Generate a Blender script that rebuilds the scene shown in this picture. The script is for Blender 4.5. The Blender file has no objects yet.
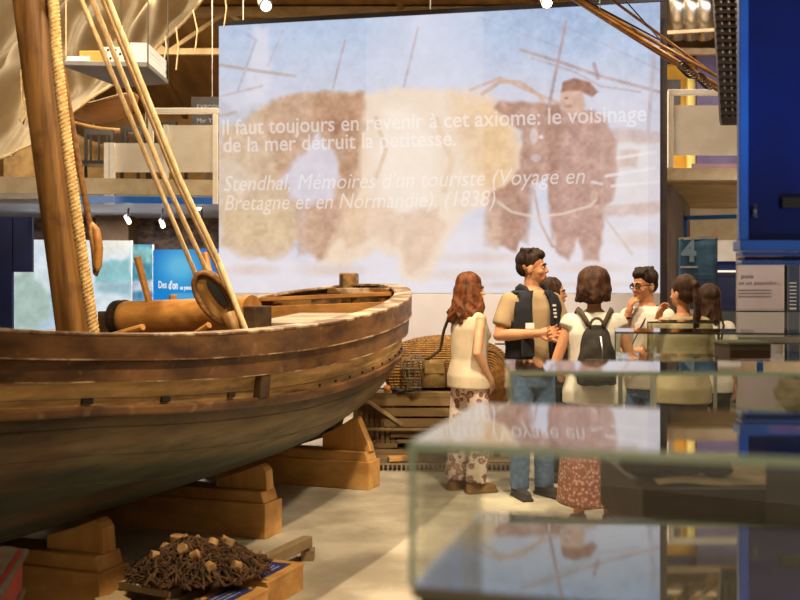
import bpy, bmesh, math, random
import numpy as np
from mathutils import Vector, Matrix, Quaternion, noise as mnoise
R = math.radians
random.seed(7)
SC = bpy.context.scene
COL = SC.collection
H = 1.49            # eye height of the camera
F = 1000.0          # focal length in pixels of the 800 x 600 frame
HY = 292.0          # horizon row

def P(px, py, d):
    return Vector(((px - 400) / F * d, d, H + (HY - py) / F * d))

def srgb(r, g, b):
    f = lambda c: (c / 255 / 12.92) if c / 255 <= .04045 else ((c / 255 + .055) / 1.055) ** 2.4
    return (f(r), f(g), f(b), 1)

# ------------------------------------------------------------------ camera, world, lights, exposure
cam = bpy.data.cameras.new('camera'); cam.lens = 45; cam.sensor_width = 36
cam.shift_y = -8 / 800
cam.dof.use_dof = True; cam.dof.focus_distance = 7.0; cam.dof.aperture_fstop = 3.4
cam.clip_start = .05
camo = bpy.data.objects.new('camera', cam); COL.objects.link(camo)
camo.location = (0, 0, H); camo.rotation_euler = (R(90), 0, 0)
SC.camera = camo
SC.view_settings.view_transform = 'Standard'; SC.view_settings.look = 'None'
SC.view_settings.gamma = 1; SC.view_settings.use_curve_mapping = False
SC.view_settings.exposure = 0.0

w = bpy.data.worlds.new('world'); SC.world = w; w.use_nodes = True
w.node_tree.nodes['Background'].inputs[0].default_value = (1.0, .78, .52, 1)
w.node_tree.nodes['Background'].inputs[1].default_value = .47

def lamp(name, kind, loc, target, energy, color=(1, .82, .58), size=.3, angle=50, blend=.4, sy=None):
    l = bpy.data.lights.new(name, kind); l.energy = energy; l.color = color
    if kind == 'SPOT': l.spot_size = R(angle); l.spot_blend = blend; l.shadow_soft_size = size
    elif kind == 'AREA':
        l.size = size
        if sy: l.shape = 'RECTANGLE'; l.size_y = sy
    else: l.shadow_soft_size = size
    o = bpy.data.objects.new(name, l); COL.objects.link(o); o.location = loc
    o.rotation_euler = (Vector(target) - Vector(loc)).to_track_quat('-Z', 'Y').to_euler()
    return o
WARM = (1, .81, .55)
lamp('boat_spot', 'SPOT', (1.2, 3.6, 5.4), (-1.0, 6.0, 1.0), 1150, WARM, .12, 62, .6)
lamp('shadow_spot', 'SPOT', (-1.5, 6.3, 6.3), (-.2, 6.6, 0), 1500, WARM, .06, 66, .4)
lamp('mast_spot', 'SPOT', (-.6, 2.4, 4.6), (-1.9, 5.6, 2.3), 520, WARM, .12, 46, .7)
lamp('people_spot', 'SPOT', (1.0, 4.4, 5.6), (1.1, 7.2, 1.2), 640, WARM, .2, 48, .7)
lamp('people_spot', 'SPOT', (3.2, 6.4, 5.6), (.4, 8.0, .9), 720, WARM, .2, 50, .7)
lamp('sail_spot', 'SPOT', (-3.6, 3.2, 2.9), (-2.9, 7.4, 4.0), 700, (1, .88, .72), .12, 60, .8)
lamp('hall_fill', 'AREA', (0, 13.5, 6.0), (0, 13.5, 0), 620, (1, .8, .55), 8, sy=3)
lamp('balcony_lamp', 'AREA', (-4.0, 14.5, 5.0), (-4.0, 16, 2.6), 260, WARM, 2.0)
lamp('balcony_lamp', 'AREA', (5.0, 14.0, 5.2), (5.0, 16, 2.6), 110, (1, .9, .85), 2.0)
lamp('under_balcony_lamp', 'AREA', (-4.2, 13.6, 2.6), (-4.2, 13.6, 0), 200, (.9, .9, 1), 2.5)
lamp('balcony_front', 'SPOT', (-1.5, 7.0, 5.8), (-4.2, 13.0, 3.2), 620, WARM, .3, 60, .8)
lamp('balcony_front', 'SPOT', (1.5, 7.0, 5.8), (5.0, 13.0, 3.2), 520, (1, .86, .7), .3, 50, .8)
lamp('panel_lamp', 'SPOT', (4.4, 10.6, 4.2), (4.5, 12.8, 1.2), 160, (1, .88, .82), .1, 60, .8)
lamp('right_soffit_fill', 'POINT', (7.4, 14.0, 2.3), (0, 0, 0), 110, (1, .84, .6), .08)  # added point light out of view, brightens the soffit
lamp('screen_wash', 'SPOT', (.4, 9.0, 5.6), (.3, 11.4, .9), 1500, (1, .88, .78), .3, 66, .8)  # added spot, brightens the cloth below the projected picture
lamp('showcase_lamp', 'SPOT', (1.7, 2.3, .9), (1.42, 3.4, 1.64), 400, (.72, .86, 1), .08, 56, 1.0)

# ------------------------------------------------------------------ materials
def _new(name):
    m = bpy.data.materials.new(name); m.use_nodes = True
    nt = m.node_tree; return m, nt, nt.nodes['Principled BSDF']

def mat(name, c1, c2=None, scale=4, stretch=(1, 1, 1), rough=.6, bump=0., metal=0, thr=(.40, .62), detail=6,
        spec=.4, rot=(0, 0, 0), coat=0, c3=None, scale3=1.5, thr3=(.5, .7), bscale=None):
    m, nt, b = _new(name)
    b.inputs['Roughness'].default_value = rough; b.inputs['Metallic'].default_value = metal
    b.inputs['Specular IOR Level'].default_value = spec; b.inputs['Coat Weight'].default_value = coat
    b.inputs['Base Color'].default_value = c1
    if c2 is None and not bump: return m
    tc = nt.nodes.new('ShaderNodeTexCoord'); mp = nt.nodes.new('ShaderNodeMapping')
    mp.inputs['Scale'].default_value = stretch; mp.inputs['Rotation'].default_value = rot
    nt.links.new(tc.outputs['Object'], mp.inputs[0])
    n = nt.nodes.new('ShaderNodeTexNoise'); n.inputs['Scale'].default_value = scale; n.inputs['Detail'].default_value = detail
    n.inputs['Roughness'].default_value = .6
    nt.links.new(mp.outputs[0], n.inputs['Vector'])
    if c2 is not None:
        r = nt.nodes.new('ShaderNodeValToRGB')
        r.color_ramp.elements[0].position = thr[0]; r.color_ramp.elements[0].color = c1
        r.color_ramp.elements[1].position = thr[1]; r.color_ramp.elements[1].color = c2
        nt.links.new(n.outputs['Fac'], r.inputs[0]); out = r.outputs[0]
        if c3 is not None:
            n3 = nt.nodes.new('ShaderNodeTexNoise'); n3.inputs['Scale'].default_value = scale3; n3.inputs['Detail'].default_value = 5
            nt.links.new(tc.outputs['Object'], n3.inputs['Vector'])
            r3 = nt.nodes.new('ShaderNodeValToRGB'); r3.color_ramp.elements[0].position = thr3[0]; r3.color_ramp.elements[1].position = thr3[1]
            nt.links.new(n3.outputs['Fac'], r3.inputs[0])
            mx = nt.nodes.new('ShaderNodeMix'); mx.data_type = 'RGBA'
            nt.links.new(r3.outputs[0], mx.inputs['Factor']); nt.links.new(out, mx.inputs['A']); mx.inputs['B'].default_value = c3
            out = mx.outputs['Result']
        nt.links.new(out, b.inputs['Base Color'])
    if bump:
        bp = nt.nodes.new('ShaderNodeBump'); bp.inputs['Strength'].default_value = bump; bp.inputs['Distance'].default_value = .02
        src = n
        if bscale:
            src = nt.nodes.new('ShaderNodeTexNoise'); src.inputs['Scale'].default_value = bscale; src.inputs['Detail'].default_value = 4
            nt.links.new(mp.outputs[0], src.inputs['Vector'])
        nt.links.new(src.outputs['Fac'], bp.inputs['Height']); nt.links.new(bp.outputs[0], b.inputs['Normal'])
    return m

def wood(name, c1, c2, axis='x', scale=7, rough=.55, bump=.25, **k):
    st = {'x': (.12, 1, 1), 'y': (1, .12, 1), 'z': (1, 1, .12)}[axis]
    return mat(name, c1, c2, scale, st, rough, bump, thr=(.38, .64), **k)

def emit(name, c, s=1.0):
    m, nt, b = _new(name)
    b.inputs['Base Color'].default_value = (0, 0, 0, 1); b.inputs['Specular IOR Level'].default_value = .05
    b.inputs['Emission Color'].default_value = c; b.inputs['Emission Strength'].default_value = s
    return m

def glass(name, tint=(.93, .97, .94, 1), f0=.04, rough=0.0, boost=1.0):
    m, nt, b = _new(name); nt.nodes.remove(b)
    out = nt.nodes['Material Output']
    tr = nt.nodes.new('ShaderNodeBsdfTransparent'); tr.inputs[0].default_value = tint
    gl = nt.nodes.new('ShaderNodeBsdfGlossy'); gl.inputs['Roughness'].default_value = rough
    lw = nt.nodes.new('ShaderNodeLayerWeight'); lw.inputs['Blend'].default_value = .5
    pw = nt.nodes.new('ShaderNodeMath'); pw.operation = 'POWER'; pw.inputs[1].default_value = 5
    nt.links.new(lw.outputs['Facing'], pw.inputs[0])
    ma = nt.nodes.new('ShaderNodeMath'); ma.operation = 'MULTIPLY_ADD'; ma.inputs[1].default_value = boost * (1 - f0); ma.inputs[2].default_value = f0
    ma.use_clamp = True
    nt.links.new(pw.outputs[0], ma.inputs[0])
    mx = nt.nodes.new('ShaderNodeMixShader')
    nt.links.new(ma.outputs[0], mx.inputs[0]); nt.links.new(tr.outputs[0], mx.inputs[1]); nt.links.new(gl.outputs[0], mx.inputs[2])
    nt.links.new(mx.outputs[0], out.inputs['Surface'])
    return m

# ------------------------------------------------------------------ mesh helpers
class MB:
    def __init__(s): s.v = []; s.f = []
    def add(s, vs, fs, M=None):
        o = len(s.v)
        s.v += [tuple(M @ Vector(p)) if M is not None else tuple(p) for p in vs]
        s.f += [tuple(i + o for i in f) for f in fs]; return s
    def box(s, c, d, M=None, taper=1.0, rz=0):
        x, y, z = d[0] / 2, d[1] / 2, d[2] / 2
        vs = [(-x, -y, -z), (x, -y, -z), (x, y, -z), (-x, y, -z)] + [(a * taper, b * taper, z) for a, b in ((-x, -y), (x, -y), (x, y), (-x, y))]
        T = Matrix.Translation(c) @ Matrix.Rotation(rz, 4, 'Z')
        if M is not None: T = M @ T
        return s.add(vs, [(3, 2, 1, 0), (4, 5, 6, 7), (0, 1, 5, 4), (1, 2, 6, 5), (2, 3, 7, 6), (3, 0, 4, 7)], T)
    def bar(s, a, b, wd, h, up=(0, 0, 1)):
        a, b = Vector(a), Vector(b); d = (b - a); L = d.length; d.normalize()
        u = Vector(up); sd = d.cross(u)
        if sd.length < 1e-4: sd = d.cross(Vector((1, 0, 0)))
        sd.normalize(); u = sd.cross(d).normalized()
        M = Matrix((d, sd, u)).transposed().to_4x4(); M.translation = (a + b) / 2
        return s.box((0, 0, 0), (L, wd, h), M)
    def tube(s, pts, r, n=8, cap=True, flat=None):
        pts = [Vector(p) for p in pts]; k = len(pts)
        rs = r if isinstance(r, (list, tuple)) else [r] * k
        o = len(s.v); prev = None
        for i, p in enumerate(pts):
            d = (pts[min(i + 1, k - 1)] - pts[max(i - 1, 0)])
            if d.length < 1e-9: d = Vector((0, 0, 1))
            d.normalize()
            if prev is None:
                u = Vector((0, 0, 1)) if abs(d.z) < .9 else Vector((1, 0, 0))
                u = (u - d * u.dot(d)).normalized()
            else:
                u = prev - d * prev.dot(d)
                u = u.normalized() if u.length > 1e-6 else d.orthogonal().normalized()
            prev = u; v = d.cross(u)
            for j in range(n):
                a = 2 * math.pi * j / n
                s.v.append(tuple(p + (u * math.cos(a) + v * math.sin(a) * (flat or 1)) * rs[i]))
        for i in range(k - 1):
            for j in range(n):
                a = o + i * n + j; b = o + i * n + (j + 1) % n
                s.f.append((a, b, b + n, a + n))
        if cap:
            s.f.append(tuple(o + j for j in reversed(range(n)))); s.f.append(tuple(o + (k - 1) * n + j for j in range(n)))
        return s
    def ell(s, c, r, M=None, nu=16, nv=10):
        vs = [(0, 0, -1)]; fs = []
        for i in range(1, nv):
            t = math.pi * i / nv - math.pi / 2
            for j in range(nu):
                a = 2 * math.pi * j / nu
                vs.append((math.cos(t) * math.cos(a), math.cos(t) * math.sin(a), math.sin(t)))
        vs.append((0, 0, 1)); top = len(vs) - 1
        for j in range(nu): fs.append((0, 1 + (j + 1) % nu, 1 + j))
        for i in range(nv - 2):
            for j in range(nu):
                a = 1 + i * nu + j; b = 1 + i * nu + (j + 1) % nu
                fs.append((a, b, b + nu, a + nu))
        for j in range(nu): fs.append((top, 1 + (nv - 2) * nu + j, 1 + (nv - 2) * nu + (j + 1) % nu))
        T = Matrix.Translation(c) @ Matrix.Diagonal((r[0], r[1], r[2], 1))
        if M is not None: T = M @ T
        return s.add(vs, fs, T)
    def cone(s, a, b, ra, rb, n=12, round_ends=True):      # tapered capsule
        a, b = Vector(a), Vector(b); d = (b - a).normalized()
        if round_ends:
            pts = []; rs = []
            for k in range(4): t = R(90 - 22.5 * k - 4); pts.append(a - d * ra * math.sin(t)); rs.append(ra * math.cos(t))
            pts.append(a); rs.append(ra); pts.append(b); rs.append(rb)
            for k in range(4): t = R(22.5 * (k + 1) - 4); pts.append(b + d * rb * math.sin(t)); rs.append(max(rb * math.cos(t), 1e-4))
            return s.tube(pts, rs, n)
        return s.tube([a, b], [ra, rb], n)
    def rings(s, rings, n=24, cap=True, M=None):           # rings of (x, y, z, rx, ry)
        vs = []; fs = []
        for (x, y, z, rx, ry) in rings:
            for j in range(n):
                a = 2 * math.pi * j / n; vs.append((x + rx * math.cos(a), y + ry * math.sin(a), z))
        for i in range(len(rings) - 1):
            for j in range(n):
                a = i * n + j; b = i * n + (j + 1) % n; fs.append((a, b, b + n, a + n))
        if cap:
            fs.append(tuple(reversed(range(n)))); fs.append(tuple((len(rings) - 1) * n + j for j in range(n)))
        return s.add(vs, fs, M)
    def prism(s, poly, off):                               # polygon of 3d points extruded by a vector
        off = Vector(off); n = len(poly); a = [Vector(p) for p in poly]; b = [p + off for p in a]
        return s.add(a + b, [tuple(reversed(range(n))), tuple(range(n, 2 * n))] + [(i, (i + 1) % n, (i + 1) % n + n, i + n) for i in range(n)])
    def grid(s, nu, nv, fn):
        vs = [fn(i / nu, j / nv) for j in range(nv + 1) for i in range(nu + 1)]
        return s.add(vs, [(j * (nu + 1) + i, j * (nu + 1) + i + 1, (j + 1) * (nu + 1) + i + 1, (j + 1) * (nu + 1) + i) for j in range(nv) for i in range(nu)])
    def build(s, name, m, parent=None, smooth=False, bevel=0, world=True, solid=0, subsurf=0):
        me = bpy.data.meshes.new(name); me.from_pydata(s.v, [], s.f); me.update()
        bm = bmesh.new(); bm.from_mesh(me)
        bmesh.ops.recalc_face_normals(bm, faces=bm.faces); bm.to_mesh(me); bm.free()
        if smooth:
            me.polygons.foreach_set('use_smooth', [True] * len(me.polygons))
        o = bpy.data.objects.new(name, me); COL.objects.link(o); me.materials.append(m)
        if solid:
            md = o.modifiers.new('thick', 'SOLIDIFY'); md.thickness = solid; md.offset = 0
        if bevel:
            md = o.modifiers.new('bevel', 'BEVEL'); md.width = bevel; md.segments = 2; md.limit_method = 'ANGLE'; md.angle_limit = R(40)
        if subsurf:
            md = o.modifiers.new('sub', 'SUBSURF'); md.levels = subsurf; md.render_levels = subsurf
        if parent is not None:
            o.parent = parent
            if world: o.matrix_parent_inverse = mworld(parent).inverted()
        return o

def mworld(o):
    m = o.matrix_basis.copy()
    if o.parent is not None: m = mworld(o.parent) @ o.matrix_parent_inverse @ m
    return m

def tag(o, label, cat, group=None, kind=None):
    o['label'] = label; o['category'] = cat
    if group: o['group'] = group
    if kind: o['kind'] = kind
    return o
def empty(name, loc, label, cat, rz=0, group=None):
    o = bpy.data.objects.new(name, None); COL.objects.link(o); o.location = loc; o.rotation_euler = (0, 0, rz)
    o.empty_display_size = .1
    return tag(o, label, cat, group)
def struct(o):
    o['kind'] = 'structure'; return o

def remesh(o, voxel, smooth=4, disp=None):
    md = o.modifiers.new('r', 'REMESH'); md.mode = 'VOXEL'; md.voxel_size = voxel; md.use_smooth_shade = True
    if smooth:
        sm = o.modifiers.new('s', 'SMOOTH'); sm.factor = .5; sm.iterations = smooth
    bpy.context.view_layer.update()
    dg = bpy.context.evaluated_depsgraph_get()
    me = bpy.data.meshes.new_from_object(o.evaluated_get(dg))
    old = o.data; o.modifiers.clear(); o.data = me; me.name = o.name
    bpy.data.meshes.remove(old)
    if disp:                                               # (amplitude, scale, stretch) noise along normals
        a, sc, st = disp
        no = [v.normal.copy() for v in me.vertices]
        for v, nn in zip(me.vertices, no):
            p = Vector((v.co.x * sc * st[0], v.co.y * sc * st[1], v.co.z * sc * st[2]))
            v.co += nn * a * mnoise.noise(p)
    me.polygons.foreach_set('use_smooth', [True] * len(me.polygons))
    return o

def text(name, body, m, parent, M, size=1, width=None, shear=0, bold=0, align='LEFT', depth=0.0):
    cu = bpy.data.curves.new(name, 'FONT'); cu.body = body; cu.size = size; cu.shear = shear; cu.offset = bold; cu.align_x = align
    cu.extrude = depth; cu.resolution_u = 3
    t = bpy.data.objects.new(name + '_tmp', cu); COL.objects.link(t)
    bpy.context.view_layer.update()
    me = bpy.data.meshes.new_from_object(t.evaluated_get(bpy.context.evaluated_depsgraph_get()))
    bpy.data.objects.remove(t); bpy.data.curves.remove(cu)
    xs = [v.co.x for v in me.vertices]
    k = 1
    if width: k = width / (max(xs) - min(xs))
    x0 = min(xs) if align == 'LEFT' else 0
    for v in me.vertices: v.co = M @ Vector(((v.co.x - x0) * k, v.co.y, v.co.z))
    me.name = name; me.materials.clear(); me.materials.append(m)
    o = bpy.data.objects.new(name, me); COL.objects.link(o)
    if parent is not None:
        o.parent = parent; o.matrix_parent_inverse = mworld(parent).inverted()
    return o

# ================================================================== THE SETTING
M = {}
M['concrete'] = mat('polished_concrete', srgb(156, 144, 124), srgb(200, 188, 166), 1.6, rough=.58, bump=.08, thr=(.38, .62), detail=9, c3=srgb(126, 111, 92), scale3=.7, thr3=(.5, .75))
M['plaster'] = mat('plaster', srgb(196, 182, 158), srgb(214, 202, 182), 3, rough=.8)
M['brownwall'] = mat('brown_wall', srgb(120, 88, 48), srgb(142, 106, 60), 2, rough=.8)
M['roofwood'] = wood('roof_boards', srgb(98, 68, 30), srgb(126, 92, 46), 'y', 3, rough=.7, bump=.1)
M['stone'] = mat('rubble_stone', srgb(52, 44, 42), srgb(128, 106, 92), 5, (1, 1, 1.6), rough=.85, bump=.6, detail=8, thr=(.38, .6))
M['palestone'] = mat('pale_stone', srgb(118, 96, 62), srgb(150, 124, 84), 4, rough=.85, bump=.4)
M['slab'] = mat('slab_concrete', srgb(176, 158, 128), srgb(194, 178, 150), 4, rough=.75)
M['soffit'] = mat('soffit_paint', srgb(178, 152, 112), srgb(192, 168, 128), 2, rough=.6)
M['bluesoffit'] = mat('blue_grey_soffit', srgb(142, 146, 158), srgb(160, 164, 172), 2, rough=.5)
M['white'] = mat('white_paint', srgb(226, 220, 208), srgb(236, 232, 224), 6, rough=.45)
M['railpanel'] = mat('white_rail_panel', srgb(214, 204, 188), srgb(226, 218, 204), 3, rough=.5)
M['navy'] = mat('navy_panel', srgb(10, 26, 84), srgb(14, 32, 98), 3, rough=.5)
M['darkgrey'] = mat('dark_grey_paint', srgb(66, 62, 66), srgb(78, 74, 76), 4, rough=.6)
M['black'] = mat('black_paint', srgb(18, 16, 15), srgb(28, 25, 22), 6, rough=.5)
M['steel'] = mat('brushed_steel', srgb(176, 170, 160), srgb(206, 200, 190), 8, (1, 1, .2), rough=.28, metal=1)
M['trusspaint'] = mat('truss_paint', srgb(128, 106, 72), srgb(146, 124, 88), 5, rough=.6)
M['yellow'] = mat('ochre_wall', srgb(186, 138, 42), srgb(204, 156, 58), 3, rough=.8)
M['paleyellow'] = mat('pale_yellow_door', srgb(236, 214, 120), srgb(244, 226, 140), 3, rough=.7)
M['lavender'] = mat('lavender_wall', srgb(84, 76, 106), srgb(96, 88, 118), 3, rough=.8)
M['bluepaint'] = mat('blue_gloss_paint', srgb(22, 98, 196), srgb(28, 112, 214), 5, rough=.3)

struct(MB().box((0, 8, -.05), (21, 27, .1)).build('floor', M['concrete']))
struct(MB().box((0, 21.05, 3), (21, .1, 6.4)).build('wall_back', M['brownwall']))
struct(MB().box((-10.2, 8, 3), (.1, 27, 6.4)).build('wall_left', M['brownwall']))
struct(MB().box((10.2, 8, 3), (.1, 27, 6.4)).build('wall_right', M['brownwall']))
def roofz(d): return 7.9 - (d - 8) * .205
cb = MB(); cb.add([(-10.5, 5.5, roofz(5.5)), (10.5, 5.5, roofz(5.5)), (10.5, 21.5, roofz(21.5)), (-10.5, 21.5, roofz(21.5))] + [(-10.5, 5.5, roofz(5.5) + .1), (10.5, 5.5, roofz(5.5) + .1), (10.5, 21.5, roofz(21.5) + .1), (-10.5, 21.5, roofz(21.5) + .1)],
       [(0, 1, 2, 3), (7, 6, 5, 4), (0, 4, 5, 1), (1, 5, 6, 2), (2, 6, 7, 3), (3, 7, 4, 0)])
struct(cb.build('ceiling', M['roofwood']))
for (d, wd) in ((13.2, .16), (16.4, .18)):
    t = MB(); z = roofz(d)
    t.bar((-9.5, d, z - .1), (9.5, d, z - .1), wd, .14); t.bar((-9.5, d, z - .75), (9.5, d, z - .75), .1, .1)
    x = -9.5; k = 0
    while x < 9.4:
        t.bar((x, d, z - (.1 if k % 2 else .75)), (x + .95, d, z - (.75 if k % 2 else .1)), .06, .06); x += .95; k += 1
    struct(t.build('roof_truss', M['trusspaint']))
t = MB()
for k in range(9): t.bar((-9 + k * 2.25, 8.5, roofz(8.5) - .06), (-9 + k * 2.25, 21, roofz(21) - .06), .1, .1)
struct(t.build('roof_purlins', M['roofwood']))

# ---- left balcony
s = MB(); s.add([(-10.1, 11.6, 2.72), (-1.2, 12.95, 2.72), (-1.2, 16.2, 2.72), (-10.1, 16.2, 2.72), (-10.1, 11.6, 2.92), (-1.2, 12.95, 2.92), (-1.2, 16.2, 2.92), (-10.1, 16.2, 2.92)],
      [(3, 2, 1, 0), (4, 5, 6, 7), (0, 1, 5, 4), (1, 2, 6, 5), (2, 3, 7, 6), (3, 0, 4, 7)])
struct(s.build('balcony_slab', M['slab']))
struct(MB().box((-5.6, 14.6, 2.69), (9, 2.6, .05)).build('ceiling_under_balcony', M['bluesoffit']))
struct(MB().bar((-4.3, 12.52, 2.655), (-1.3, 12.95, 2.655), .06, .085).build('blue_shine_trim', M['bluepaint']))  # painted blue beam stands in for blue light reflected under the slab
struct(MB().box((-5.6, 16.3, 1.36), (9, .15, 2.7)).build('wall_under_balcony', M['stone']))
struct(MB().box((-5.6, 16.35, 3.5), (1.7, .15, 1.3)).build('wall_upper_stone', M['palestone']))
struct(MB().box((-4.42, 15.6, 1.36), (.5, .5, 2.68)).build('pillar', mat('brown_pillar', srgb(84, 62, 38), srgb(96, 72, 44), 3, rough=.8)))

def rail(name, x0, x1, d, ztop, panels, posts, label):
    r = empty(name, ((x0 + x1) / 2, d, 2.92), label, 'railing')
    MB().bar((x0, d, ztop), (x1, d, ztop), .07, .07).build('handrail', M['white'], r, bevel=.01)
    for (a, b, z0, z1) in panels:
        MB().box(((a + b) / 2, d + .02, (z0 + z1) / 2), (b - a, .02, z1 - z0)).build('panel', M['railpanel'], r)
    for (x, z0, z1) in posts:
        MB().box((x, d, (z0 + z1) / 2), (.06, .06, z1 - z0)).build('post', M['white'], r)
    return r
D1 = 12.62
X1 = lambda px, d=D1: (px - 400) / 1000 * d
Z1 = lambda py, d=D1: H + (292 - py) / 1000 * d
rail('balcony_railing', X1(149), X1(219), D1, Z1(111), [(X1(113), X1(166), Z1(172), Z1(143)), (X1(166), X1(213), Z1(172), Z1(125))],
     [(X1(107), 2.6, Z1(143)), (X1(112.5), 2.6, Z1(143)), (X1(166), 2.92, Z1(125)), (X1(151), Z1(143), Z1(111)), (X1(215.5), 2.6, Z1(110))], 'white balcony railing with pale panels left of the big screen')

# chairs on the balcony, dark and far away
def chair(x, y, rz):
    c = empty('dining_chair', (x, y, 2.92), '', 'chair', rz, 'dark chairs on the left balcony')
    T = Matrix.Translation((x, y, 2.92)) @ Matrix.Rotation(rz, 4, 'Z')
    MB().box((0, 0, .44), (.42, .42, .05), T).build('seat', M['black'], c)
    b = MB(); b.box((0, .19, .93), (.42, .03, .08), T)
    for k in (-.12, 0, .12): b.box((k, .19, .7), (.03, .02, .42), T)
    b.build('backrest', M['black'], c)
    for sx in (-1, 1):
        MB().box((sx * .19, -.19, .21), (.04, .04, .42), T).build('leg', M['black'], c)
        MB().box((sx * .19, .19, .48), (.04, .04, .96), T).build('leg', M['black'], c)
    return c
c = chair(X1(96, 14.6), 14.6, R(4)); c['label'] = 'dark wooden chair against the pale stone wall on the balcony'
c = chair(X1(132, 14.4), 14.3, R(-5)); c['label'] = 'dark chair behind the lower half of the balcony railing panel'
c = chair(X1(170, 14.4), 14.3, R(170)); c['label'] = 'dark chair turned away beside the long balcony table'
tb = empty('balcony_table', (X1(172, 14.6), 15.5, 2.92), 'dark long table standing behind the balcony railing panel', 'table')
MB().box((X1(172, 14.6), 15.5, 3.6), (.9, .6, .05)).build('tabletop', M['black'], tb)
for sx in (-1, 1):
    for sy in (-1, 1): MB().box((X1(172, 14.6) + sx * .4, 15.5 + sy * .25, 3.25), (.05, .05, .66)).build('leg', M['black'], tb)

# old boats hung under the roof above the balcony
def canoe(name, a, b, bw, dep, m, label):
    a, b = Vector(a), Vector(b); d = b - a; L = d.length; ang = math.atan2(d.y, d.x)
    e = empty(name, (a + b) / 2, label, 'boat')
    T = Matrix.Translation((a + b) / 2) @ Matrix.Rotation(ang, 4, 'Z') @ Matrix.Rotation(math.asin(max(-1, min(1, d.z / L))), 4, 'Y').inverted()
    g = MB()
    def fn(u, v):
        q = max(0, 1 - abs(2 * u - 1) ** 2.6) ** .6; t = R(180 * v)
        return T @ Vector(((u - .5) * L, -math.cos(t) * bw * q, -math.sin(t) * dep * (.35 + .65 * q) + .12 * (abs(2 * u - 1) ** 2)))
    g.grid(26, 10, fn).build('hull', m, e, smooth=True, solid=.03)
    k = MB()
    for sd in (0, 1): k.tube([fn(i / 26, sd) for i in range(27)], .025, 6)
    k.build('gunwale', M['roofwood'], e)
    r = MB()
    for q in (.25, .75): p = T @ Vector(((q - .5) * L, 0, 0)); r.tube([p, (p.x, p.y, roofz(p.y))], .008, 5)
    r.build('hanging_wire', M['steel'], e)
M['canoe'] = wood('canoe_wood', srgb(96, 60, 26), srgb(124, 82, 40), 'x', 6)
M['darkcanoe'] = wood('tarred_wood', srgb(44, 30, 20), srgb(64, 44, 28), 'x', 6)
canoe('hanging_boat', P(70, 112, 14.3), P(134, 103, 13.6), .28, .2, M['canoe'], 'brown wooden boat hung under the roof, above the dark one')
canoe('hanging_boat', P(68, 128, 15.9), P(172, 137, 15.6), .3, .2, M['darkcanoe'], 'long dark tarred boat hung above the balcony railing')

# dark sign by the screen
sg = empty('exhibition_sign', P(212, 125, 13.6), 'dark sign board with white lettering beside the screen edge', 'sign')
MB().box(P(212, 111, 13.6), (.56, .03, .38)).build('board', M['darkgrey'], sg)
M['wtext'] = emit('white_lettering', srgb(205, 200, 190), .8)
text('lettering', 'EXPOSICIO', M['wtext'], sg, Matrix.Translation(P(197, 109, 13.57)) @ Matrix.Rotation(R(90), 4, 'X'), .085)
text('lettering', 'Mar Y', M['wtext'], sg, Matrix.Translation(P(197, 122.5, 13.57)) @ Matrix.Rotation(R(90), 4, 'X'), .085)
MB().tube([P(212, 97, 13.6), P(212, 97, 13.6) + Vector((0, 0, 1.9))], .008, 5).build('hanging_wire', M['steel'], sg)

# ---- picture panels under the left balcony (back-lit displays)
def picture(name, fn, cols, rows, colfn, parent, strength=1.0, m=None):
    me = bpy.data.meshes.new(name)
    g = MB().grid(cols, rows, fn); me.from_pydata(g.v, [], g.f); me.update()
    uu = np.tile(np.arange(cols + 1) / cols, rows + 1); vv = np.repeat(np.arange(rows + 1) / rows, cols + 1)
    c = colfn(uu, vv, np.array(g.v))
    c = np.clip(c, 0, 255) / 255
    lin = np.where(c <= .04045, c / 12.92, ((c + .055) / 1.055) ** 2.4)
    at = me.color_attributes.new('picture', 'FLOAT_COLOR', 'POINT')
    at.data.foreach_set('color', np.concatenate([lin, np.ones((len(lin), 1))], 1).astype(np.float32).ravel())
    mm, nt, b = _new(name + '_light')
    a = nt.nodes.new('ShaderNodeAttribute'); a.attribute_name = 'picture'
    b.inputs['Base Color'].default_value = (0, 0, 0, 1); b.inputs['Roughness'].default_value = .6; b.inputs['Specular IOR Level'].default_value = .1
    nt.links.new(a.outputs['Color'], b.inputs['Emission Color']); b.inputs['Emission Strength'].default_value = strength
    me.materials.append(mm)
    o = bpy.data.objects.new(name, me); COL.objects.link(o)
    if parent is not None: o.parent = parent; o.matrix_parent_inverse = mworld(parent).inverted()
    return o

def sdpoly(x, y, poly):
    poly = np.array(poly, float); n = len(poly); d = np.full(x.shape, 1e9); ins = np.zeros(x.shape, bool)
    for i in range(n):
        ax, ay = poly[i]; bx, by = poly[(i + 1) % n]
        ex, ey = bx - ax, by - ay; wx, wy = x - ax, y - ay
        t = np.clip((wx * ex + wy * ey) / (ex * ex + ey * ey + 1e-9), 0, 1)
        d = np.minimum(d, (wx - ex * t) ** 2 + (wy - ey * t) ** 2)
        cr = (ay > y) != (by > y)
        xi = ax + (y - ay) / np.where(by == ay, 1e-9, by - ay) * ex
        ins ^= cr & (x < xi)
    d = np.sqrt(d); return np.where(ins, -d, d)
def vnoise(x, y, sc, seed=0):
    rng = np.random.RandomState(seed); g = rng.rand(64, 64)
    X = x / sc; Y = y / sc; xi = np.floor(X).astype(int); yi = np.floor(Y).astype(int); fx = X - xi; fy = Y - yi
    fx = fx * fx * (3 - 2 * fx); fy = fy * fy * (3 - 2 * fy)
    G = lambda a, b: g[a % 64, b % 64]
    return (G(xi, yi) * (1 - fx) + G(xi + 1, yi) * fx) * (1 - fy) + (G(xi, yi + 1) * (1 - fx) + G(xi + 1, yi + 1) * fx) * fy

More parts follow.
